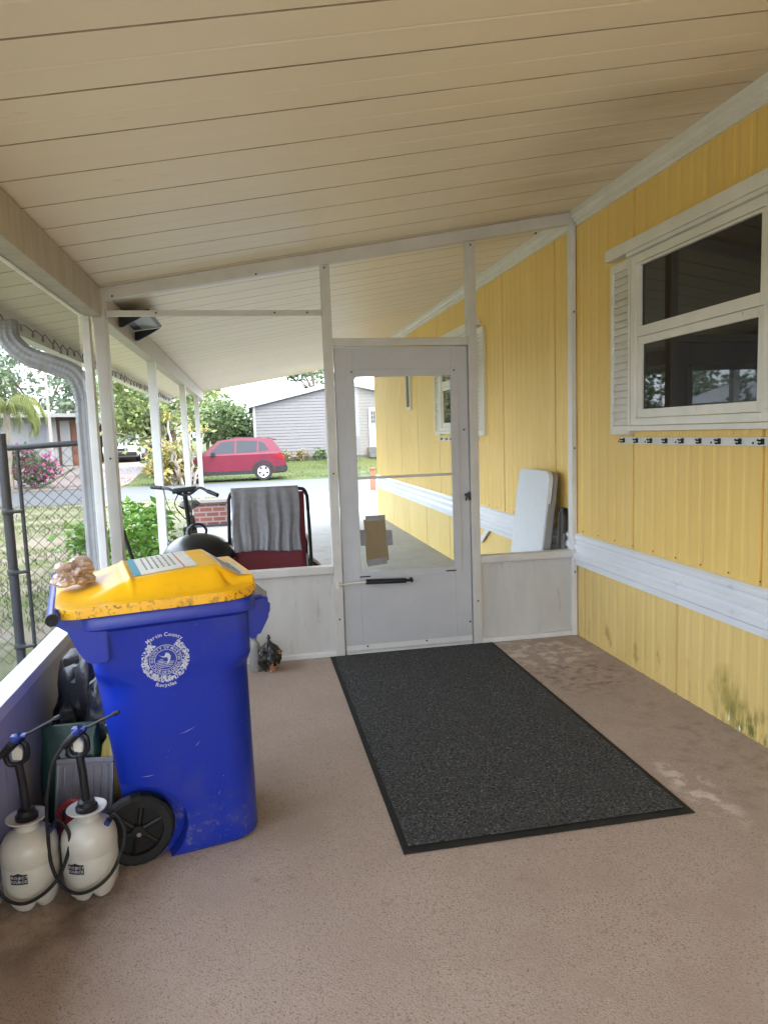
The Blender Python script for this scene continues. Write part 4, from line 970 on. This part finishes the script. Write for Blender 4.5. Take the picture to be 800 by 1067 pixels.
# shrub beside the carport post
def shrub(name, label, base, blobs, nclump, nleaf, spread, leaf, lm, seed, extra=None, cat='shrub', group=None):
    t = thing(name, label, cat, base, group=group); pts, cl = clump_pts(blobs, nclump, nleaf, spread, seed); leaf_mesh('foliage', pts, leaf, lm, t, seed, .5)
    if extra:
        pts2, _ = clump_pts(blobs, extra[0], extra[1], spread, seed+9); leaf_mesh('blossom', pts2, extra[2], extra[3], t, seed+9, .8)
    b = MB(); rng = random.Random(seed)
    for k in range(7): limb(b, (rng.uniform(-.1,.1),rng.uniform(-.1,.1),-.08), cl[rng.randrange(len(cl))], .014 if leaf < .2 else .05, .004, seed+k)
    b.build('stems', M['bark'], t, True); return t
shrub('green_shrub', 'bright green glossy leaved shrub growing beside the first outer post', (-1.28,7.7,-.06), [(0,0,.42,.42,.75,.42),(.05,.7,.38,.38,.7,.40),(-.25,-.2,.35,.3,.5,.35)], 150, 16, .075, .105, M['lf_shrub'], 21)
tree('leafy_tree', 'broad light green leafy tree behind the carport posts across the street', (-4.1,34,.05), [(0,0,3.6,2.4,2.0,1.8),(-1.6,.4,2.9,1.6,1.4,1.4),(1.3,-.3,3.0,1.3,1.3,1.5),(-.9,-.6,1.9,1.5,1.2,.8),(.6,.4,5,2.4,2,1.4)], 330, 16, .26, .25, M['lf_light'], M['bark'], 31, .22, .17, nl=16)
shrub('low_hedge_shrub', 'dark low shrub at the foot of the leafy tree', (-3.6,32.6,-.02), [(0,0,.5,1.0,.6,.55)], 60, 14, .16, .2, M['lf_mid'], 36)
t = thing('dracaena', 'clump of bare stemmed dracaena plants with yellow green tufts across the street', 'plant', (-2.40,28.35,-.285))
rng = random.Random(8); b = MB(); tufts = []
for k in range(11):
    q = (rng.uniform(-.7,.75), rng.uniform(-.5,.5), rng.uniform(.9,2.5)); limb(b, (q[0]*.35,q[1]*.3,-.1), q, .06, .035, 60+k, .25); tufts.append(q)
b.build('stems', M['bark'], t, True)
b = MB()
for q in tufts:
    for k in range(22):
        a = rng.uniform(0, 6.28); e = rng.uniform(-.2, 1.2); l = rng.uniform(.35, .6); d = Vector((math.cos(a)*math.cos(e), math.sin(a)*math.cos(e), math.sin(e))); w = Vector((-math.sin(a), math.cos(a), 0))*.03
        p0_, p1_, p2_ = Vector(q), Vector(q)+d*l*.6, Vector(q)+d*l+Vector((0,0,-.16)); b.raw([p0_-w*.6, p0_+w*.6, p1_+w, p2_, p1_-w], [(0,1,2,4),(4,2,3)])
b.build('leaves', M['lf_croton'], t)
shrub('croton_bush', 'yellowish croton bush beyond the last carport post', (-2.9,28.4,-.28), [(0,0,.7,.7,.5,.7),(-.5,.3,1.0,.6,.5,.7)], 60, 14, .16, .22, M['lf_croton'], 41)
for i, (x, y, h, w, lab) in enumerate([(-1.9,44,3.4,1.8,'rounded mid green tree showing over the front of the red car'), (-.2,50,3.4,1.9,'far green tree next to the lilac house corner above the red car'), (-2.6,48,5.2,1.7,'taller far tree rising at the end of the carport roof')]):
    tree('distant_tree', lab, (x,y,.3), [(0,0,h*.65,w,w*.8,h*.38),(.5,0,h*.45,w*.8,w*.8,h*.25)], 120, 14, .28, .32, (M['lf_mid'],M['lf_mid'],M['lf_light'])[i], M['barkdark'], 70+i, .3, .14, 'trees beyond the street')
tree('house_tree', 'dark tree rising behind the roof of the lilac house', (5.2,53,.3), [(0,0,6.6,2.6,2,2.0),(-1.6,0,7.2,1.3,1,1.2),(1.8,0,6.4,1.6,1.4,1.5)], 170, 14, .3, .32, M['lf_dark'], M['barkdark'], 77, .5, .2)
tree('sparse_tree', 'thin airy tree poking above the lilac roof edge', (4.35,46,.3), [(0,0,5.3,.9,.7,.8),(-.4,0,5.9,.5,.5,.6)], 45, 10, .2, .2, M['lf_mid'], M['barkdark'], 79, .5, .1)
for i, (x, y, h, w, lm, lab) in enumerate([(-13.5,52,9,3.6,'lf_far','hazy pale green tree behind the brick house, left of the utility pole'), (-9.6,56,8.2,3.0,'lf_far','hazy tree behind the brick house, right of the utility pole'), (-15.8,44,6.5,2.6,'lf_mid','green tree at the left behind the palm'), (-6.0,60,7.5,3.2,'lf_far','hazy tall tree showing between downspout and leafy tree')]):
    tree('background_tree', lab, (x,y,.3), [(0,0,h*.66,w,w*.8,h*.33),(w*.5,0,h*.5,w*.7,w*.7,h*.25),(-w*.6,.2,h*.55,w*.6,w*.6,h*.25)], 170, 14, .38, .4, M[lm], M['barkdark'], 90+i, .4, .22, 'tall trees far behind the brick house')
# palm
t = thing('palm_tree', 'feathery palm with drooping yellow green fronds beyond the fence', 'palm tree', (-8.2,27.2,-.25))
t.location = (-8.75,30.0,-.2)
b = MB(); limb(b, (-.5,0,-.1), (-.35,0,3.0), .17, .12, 5, .05); b.build('trunk', M['bark'], t, True)
b = MB(); rng = random.Random(4)
for k in range(28):
    a = 2*math.pi*k/28+rng.uniform(-.15,.15); e = rng.uniform(.5, 1.25); L_ = rng.uniform(1.7, 2.3); pts = []; p = Vector((-.35,0,3.0)); el = e
    for i in range(12):
        pts.append(p.copy()); p = p+Vector((math.cos(a)*math.cos(el), math.sin(a)*math.cos(el), math.sin(el)))*L_/11; el -= .27
    b.tube(pts, [.025-.0018*i for i in range(12)], 5)
    for i in range(2, 12):
        for s_ in (-1, 1):
            for m_ in (0, .5):
                q = pts[i].lerp(pts[i-1], m_); side = Vector((-math.sin(a), math.cos(a), 0))*s_; l = .5*(1-abs(i-6)/9)
                tip = q+side*l*.5+Vector((0,0,-l*1.05)); w = Vector((math.cos(a), math.sin(a), 0))*.028; b.raw([q-w, q+w, tip], [(0,1,2)])
b.build('crown', M['lf_palm'], t)
shrub('bougainvillea', 'bougainvillea bush with pink blooms over dark leaves across the street', (-8.55,30.5,-.15), [(0,0,.62,.95,.7,.62),(-.35,0,1.15,.6,.5,.45),(.45,0,.6,.55,.5,.4)], 110, 14, .15, .16, M['lf_dark'], 101, (34,16,.14,M['lf_pink']))
shrub('white_flower_bush', 'white flowered bush at the left edge beyond the fence post', (-9.75,30.2,-.15), [(0,0,1.1,.45,.5,.75)], 50, 13, .14, .15, M['lf_mid'], 104, (24,14,.13,M['lf_white']))
for i, (x, lab, lm) in enumerate([(1.75,'low brown bush at the foot of the lilac wall behind the car','brown_leaf'), (3.5,'rounded green bush at the foot of the lilac wall','lf_mid'), (2.6,'small dry bush midway along the lilac wall','brown_leaf')]):
    shrub('foundation_shrub', lab, (x,36.1,.2), [(0,0,.25,.35,.25,.28)], 26, 12, .1, .13, M[lm], 110+i, group='bushes along the lilac wall')

# ------------------------------------------------------------------ buildings across the street
lh = thing('lilac_house', 'pale lilac sided house with white eaves beyond the red car', 'house', (4.9,36.5,.2), world=True)
xa, xb, xp = .35, 9.35, 4.85; ze, zp = 2.98, 4.02; yb_ = 36.5
b = MB(); nb = 18
for k in range(nb+6):
    z0_, z1_ = .35+k*.155, .35+(k+1)*.155
    def ext(z):   # half opening under the gable
        if z <= ze: return xa, xb
        q = (z-ze)/(zp-ze); return xa+(xp-xa)*q, xb+(xp-xb)*q
    if z0_ >= zp-.03: break
    z1_ = min(z1_, zp-.01); a0, c0 = ext(z0_); a1, c1 = ext(z1_)
    b.raw([(a0,yb_-.019,z0_),(c0,yb_-.019,z0_),(c1,yb_,z1_),(a1,yb_,z1_),(a0,yb_,z0_),(c0,yb_,z0_)], [(0,1,2,3),(4,5,1,0)])
b.build('wall', M['lilac'], lh)
b = MB(); b.box(xa, xb, yb_+.01, 48, .2, ze); b.build('side_wall', M['lilac'], lh)
b = MB(); b.box(xa-.02, xb+.02, yb_-.02, yb_+.008, .1, .349); b.build('foundation', M['concrete'], lh)
b = MB(); b.prism([(xa-.25,ze-.02),(xp,zp+.03),(xb+.25,ze-.02),(xb+.25,ze+.10),(xp,zp+.16),(xa-.25,ze+.10)], 'y', yb_-.13, 48.3); rf = b.build('roof', M['extwhite'], lh)
b = MB(); b.prism([(xa-.27,ze-.10),(xp,zp-.05),(xb+.27,ze-.10),(xb+.27,ze+.12),(xp,zp+.18),(xa-.27,ze+.12)], 'y', yb_-.17, yb_-.132); b.build('fascia', M['extwhite'], rf)
b = MB(); b.box(xa-.06, xa+.06, yb_-.05, yb_-.029, .35, ze); b.build('corner_board', M['extwhite'], lh)
def px_wall(x): return x
dr = MB(); dr.box(6.12, 6.95, yb_-.07, yb_-.031, .72, 2.72, .004); dr = dr.build('door', M['extwhite'], lh)
b = MB(); b.box(6.25, 6.58, yb_-.078, yb_-.0705, 1.95, 2.55)
b.build('pane', M['darkglass'], dr)
b = MB()
for x in (6.355,6.465): b.box(x-.012,x+.012,yb_-.084,yb_-.0785,1.95,2.55)
for z in (2.14,2.35): b.box(6.25,6.58,yb_-.088,yb_-.0845,z-.012,z+.012)
b.build('muntin', M['extwhite'], dr)
b = MB()
for k in range(3): b.box(6.0, 7.1, yb_-.4-.28*(2-k), yb_-.08, .22+.001*k if k == 0 else .22+.165*k, .385+.165*k-.001)
b.build('steps', M['concrete'], lh)

bh = thing('brick_house', 'low white and orange brick house across the street at the left', 'house', (-11,41,.2), world=True)
b = MB(); b.box(-16, -10.05, 41, 50, .1, 2.95); b.build('white_wall', M['extwhite'], bh)
b = MB(); b.box(-10.04, -8.55, 41.2, 50, .1, 2.7); b.build('brick_wall', M['orangebrick'], bh)
b = MB(); b.prism([(-16.6,3.0),(-8.4,2.84),(-8.4,2.97),(-16.6,3.16)], 'y', 40.2, 50.5); rf = b.build('roof', M['shingle'], bh)
b = MB(); b.prism([(-16.6,2.96),(-8.4,2.80),(-8.4,2.99),(-16.6,3.18)], 'y', 40.15, 40.198); b.build('fascia', M['extwhite'], rf)
w_ = MB(); w_.box(-11.55,-10.45,40.94,40.99,1.35,2.55,.006); w_ = w_.build('window', M['extwhite'], bh)
b = MB(); b.box(-11.45,-10.55,40.925,40.939,1.45,2.45); b.build('pane', M['solar'], w_)
b = MB(); b.box(-9.9,-9.4,41.1,41.19,.15,2.65); b.build('door', M['extwhite'], bh)

cpn = thing('neighbour_carport', 'dark neighbouring carport sheltering a silver car across the street', 'carport', (-5.3,46,.3), world=True)
b = MB(); b.box(-9.0,-4.9,43.5,52,2.55,2.75); b.build('roof', M['shingle'], cpn)
b = MB(); b.box(-9.0,-4.9,51.9,52,.2,2.55); b.build('back_wall', M['barkdark'], cpn)
for x in (-8.9,-5.0):
    b = MB(); b.box(x-.05,x+.05,43.6,43.7,.2,2.549); b.build('post', M['extwhite'], cpn)

t = thing('utility_pole', 'tall pale utility pole rising behind the brick house roof', 'utility pole', (-9.45,38,.2), world=True)
b = MB(); b.tube([(-9.6,38.0,.1),(-9.62,38.0,5.2)], [.09,.07], 8); b.build('pole', M['wood'], t, True)
b = MB(); b.tube(bez([(-9.6,38,4.9),(-14,39.5,4.65),(-22,42,4.9)], 6), .012, 5); b.build('wire', M['blackp'], t)
t = thing('marker_post', 'short rusty orange marker post at the end of the driveway', 'post', (3.62,21.2,-.28), world=True)
b = MB(); b.box(3.55,3.69,21.13,21.27,-.30,.36,.01).box(3.53,3.71,21.11,21.29,.361,.40,.01); b.build('post', M['rust'], t)
# shed and tree seen only mirrored in the dark window
t = thing('white_shed', 'plain white shed in the next yard mirrored in the window', 'shed', (-11,16.5,-.2), world=True)
b = MB(); b.box(-14,-9.5,14.5,21,-.3,2.0); b.build('wall', M['extwhite'], t)
b = MB(); b.prism([(-14.3,2.0),(-9.2,2.0),(-11.7,2.8)], 'y', 14.2, 21.3); b.build('roof', M['shingle'], t)
tree('yard_tree', 'broad green tree in the next yard mirrored in the window', (-8.6,13.2,-.15), [(0,0,3.2,1.7,2.2,1.5),(-.6,2.5,3.0,1.6,1.6,1.4),(.2,-2.2,2.6,1.4,1.5,1.3)], 200, 14, .24, .22, M['lf_mid'], M['bark'], 131, .4, .15)

tree('yard_tree', 'taller green tree by the side street mirrored in the left of the window', (-10.6,24.2,-.3), [(0,0,3.0,1.7,2.2,1.7),(-1.4,1.5,3.2,1.6,1.6,1.6),(-.8,-2.0,2.4,1.4,1.5,1.3)], 220, 14, .24, .24, M['lf_mid'], M['bark'], 137, .4, .15)

# ------------------------------------------------------------------ cars
def make_car(label, paint, loc, rz):
    t = thing('parked_car', label, 'car', loc, rz, 'cars parked across the street')
    # profile, rear at x=0, front at -4.6
    lower = [(0,.46),(.0,.62),(-.06,.80),(-.12,1.02),(-.25,1.10),(-3.25,1.04),(-4.05,.97),(-4.45,.86),(-4.58,.68),(-4.56,.40),(-4.40,.27),(-.25,.27)]
    b = MB(); b.prism(lower, 'y', -.92, .92, .06); bd = b.build('body', paint, t, True)
    b = MB(); top_ = [(-.14,1.06),(-.28,1.30),(-.50,1.575),(-.78,1.665),(-1.9,1.70),(-2.55,1.62),(-3.35,1.03)]; b.loft([[(x, -.84+.22*(z-1.03), z) for x, z in top_], [(x, .84-.22*(z-1.03), z) for x, z in top_]]); b.build('cabin', paint, t)
    for sg in (-1, 1):
        for nm_, q in (('side_window', [(-.66,1.19),(-.84,1.47),(-1.04,1.56),(-1.07,1.14)]), ('side_window', [(-1.14,1.13),(-1.10,1.57),(-1.90,1.60),(-1.93,1.11)]), ('side_window', [(-2.01,1.11),(-1.97,1.60),(-2.50,1.55),(-3.0,1.09)])):
            b = MB(); n = len(q); b.raw([(x, sg*(.84-.22*(z-1.03)+.004), z) for x, z in q]+[(x, sg*(.84-.22*(z-1.03)-.01), z) for x, z in q], [(0,1,2,3)]+[(i,(i+1)%4,4+(i+1)%4,4+i) for i in range(4)]); b.build(nm_, M['darkglass'], t)
        b = MB(); b.prism([(-.10,.80),(-.07,.94),(-.42,1.02),(-.46,.93)], 'y', sg*.80, sg*.935, .01); b.build('tail_light', M['taillight'], t)
        b = MB(); b.prism([(-4.50,.72),(-4.42,.86),(-3.95,.93),(-4.05,.80)], 'y', sg*.62, sg*.93, .01); b.build('headlight', M['headlight'], t)
        b = MB(); b.box(-2.9,-2.72,sg*.93 if sg < 0 else .86, -.86 if sg < 0 else 1.05, 1.02, 1.14, .02) if False else b.prism([(-2.92,1.03),(-2.74,1.03),(-2.76,1.16),(-2.88,1.16)], 'y', sg*.86, sg*1.04, .015); b.build('wing_mirror', M['blackp'], t)
        b = MB(); b.prism([(-.42,.27),(-.42,.42),(-3.55,.42),(-3.55,.27)], 'y', sg*.90, sg*.935, .008); b.build('side_cladding', M['rubber'], t)
        for xw in (-.92, -3.62):
            b = MB(); V = []
            n = 16
            for k in range(n+1):
                a = math.pi*k/n; V += [(xw+.37*math.cos(a), sg*.940, .38+.37*math.sin(a)), (xw+.455*math.cos(a), sg*.934, .36+.455*math.sin(a)), (xw+.455*math.cos(a), sg*.90, .36+.455*math.sin(a)), (xw+.37*math.cos(a), sg*.90, .38+.37*math.sin(a))]
            b.raw(V, [(4*k+j, 4*k+(j+1)%4, 4*k+4+(j+1)%4, 4*k+4+j) for k in range(n) for j in range(4)]); b.build('wheel_arch', M['rubber'], t)
            w_ = MB(); w_.tube([(xw,sg*.925,.35),(xw,sg*.955,.35)], .37, 28); wl = MB(); wl.bm.free()
            rings = []; pr = [(.23,.70),(.345,.71),(.355,.76),(.355,.93),(.34,.955),(.23,.955)]
            w_.bm.free(); w_ = MB(); rg = [[(xw+r*math.cos(2*math.pi*k/28), sg*w, .355+r*math.sin(2*math.pi*k/28)) for r, w in pr] for k in range(28)]; rg.append(rg[0]); w_.loft(rg, cap=False); w_ = w_.build('wheel', M['rubber'], t, True)
            b = MB(); b.tube([(xw,sg*.90,.355),(xw,sg*.905,.355)], .232, 24); b.build('brake_disc', M['blackp'], w_)
            b = MB(); rg = [[(xw+r*math.cos(2*math.pi*k/28), sg*w, .355+r*math.sin(2*math.pi*k/28)) for r, w in ((.205,.94),(.235,.95),(.235,.925),(.205,.92))] for k in range(28)]; rg.append(rg[0]); b.loft(rg, cap=False)
            b.tube([(xw,sg*.915,.355),(xw,sg*.948,.355)], .06, 16)
            for k in range(5):
                a = 2*math.pi*k/5+.3
                b.loft([[(xw+math.cos(a)*r-math.sin(a)*w*h, sg*yy, .355+math.sin(a)*r+math.cos(a)*w*h) for h, yy in ((-1,.925),(1,.925),(1,.946),(-1,.946))] for r, w in ((.04,.035),(.215,.062))])
            b.build('rim', M['alloy'], w_)
    b = MB(); b.prism([(.03,.36),(.03,.58),(-.14,.60),(-.48,.56),(-.40,.30),(-.1,.28)], 'y', -.93, .93, .03); b.build('rear_bumper', M['rubber'], t)
    b = MB(); b.prism([(-4.60,.36),(-4.61,.56),(-4.45,.58),(-4.2,.30)], 'y', -.86, .86, .03).box(-4.615,-4.57,-.42,.42,.60,.78,.01); b.build('front_grille', M['rubber'], t)
    b = MB(); b.raw([(-.205,-.62,1.14),(-.205,.62,1.14),(-.47,.58,1.53),(-.47,-.58,1.53)], [(0,1,2,3)]); 
    for v in b.bm.verts: v.co.x += .012
    b.build('rear_window', M['darkglass'], t)
    b = MB(); b.raw([(-3.30,-.70,1.06),(-3.30,.70,1.06),(-2.60,.62,1.60),(-2.60,-.62,1.60)], [(0,1,2,3)])
    for v in b.bm.verts: v.co.x -= .014; v.co.z += .012
    b.build('windscreen', M['darkglass'], t)
    b = MB(); b.prism([(-.30,1.60),(-.72,1.685),(-.72,1.655),(-.42,1.58)], 'y', -.60, .60, .006); b.build('spoiler', paint, t)
    for sg in (-1,1):
        b = MB(); b.tube([(-.8,sg*.60,1.70),(-2.2,sg*.60,1.71)], .016, 6); b.build('roof_rail', M['blackp'], t)
    return t
make_car('red SUV with five spoke wheels parked on the far roadside', M['redpaint'], (1.44,29.5,-.275), 0)
make_car('silver car parked nose out under the dark neighbouring carport', M['silverpaint'], (-7.0,46.2,.30), R(90))

# ------------------------------------------------------------------ light
EL, AZ = 58, 140       # sun elevation; compass-like direction the light comes from
w = bpy.data.worlds.new('World'); sc.world = w; w.use_nodes = True; N = w.node_tree.nodes; L = w.node_tree.links
bg = N['Background']; bg.inputs['Strength'].default_value = .15
sk = N.new('ShaderNodeTexSky'); sk.sky_type = 'NISHITA'; sk.sun_disc = False; sk.air_density = 1.4; sk.dust_density = 3.5; sk.ozone_density = 1.2
tc = N.new('ShaderNodeTexCoord'); nz_ = N.new('ShaderNodeTexNoise'); nz_.inputs['Scale'].default_value = 2.2; nz_.inputs['Detail'].default_value = 7; L.new(tc.outputs['Generated'], nz_.inputs['Vector'])
rp = N.new('ShaderNodeValToRGB'); rp.color_ramp.elements[0].position = .30; rp.color_ramp.elements[1].position = .62; rp.color_ramp.elements[0].color = (.55,.55,.55,1); rp.color_ramp.elements[1].color = (.95,.95,.95,1); L.new(nz_.outputs['Fac'], rp.inputs[0])
mx = N.new('ShaderNodeMixRGB'); L.new(rp.outputs[0], mx.inputs[0]); L.new(sk.outputs[0], mx.inputs[1]); mx.inputs[2].default_value = (6.5,7.3,8.4,1)
sx = N.new('ShaderNodeSeparateXYZ'); L.new(tc.outputs['Generated'], sx.inputs[0])       # overcast sky: nearly three times brighter overhead than at the horizon
gr = N.new('ShaderNodeMapRange'); gr.inputs[1].default_value = 0; gr.inputs[2].default_value = 1; gr.inputs[3].default_value = .45; gr.inputs[4].default_value = 1.2; L.new(sx.outputs['Z'], gr.inputs[0])
ml = N.new('ShaderNodeVectorMath'); ml.operation = 'SCALE'; L.new(mx.outputs[0], ml.inputs[0]); L.new(gr.outputs[0], ml.inputs['Scale']); L.new(ml.outputs[0], bg.inputs[0])
sd = bpy.data.lights.new('sun', 'SUN'); sd.energy = .55; sd.angle = R(14); sd.color = (1,.95,.88); sun = bpy.data.objects.new('sun', sd); C.objects.link(sun)
az = R(AZ); dvec = Vector((math.sin(az)*math.cos(R(EL)), math.cos(az)*math.cos(R(EL)), math.sin(R(EL))))
sun.rotation_euler = dvec.to_track_quat('Z', 'Y').to_euler()
sk.sun_elevation = R(EL); sk.sun_rotation = az
sc.view_settings.view_transform = 'Standard'; sc.view_settings.look = 'None'; sc.view_settings.exposure = 3.55; sc.view_settings.gamma = 1; sc.view_settings.use_curve_mapping = False
sc.render.engine = 'CYCLES'; cy_ = sc.cycles
cy_.max_bounces = 12; cy_.diffuse_bounces = 6; cy_.glossy_bounces = 4; cy_.transparent_max_bounces = 16; cy_.use_denoising = True
cy_.caustics_reflective = False; cy_.caustics_refractive = False; cy_.sample_clamp_indirect = 8
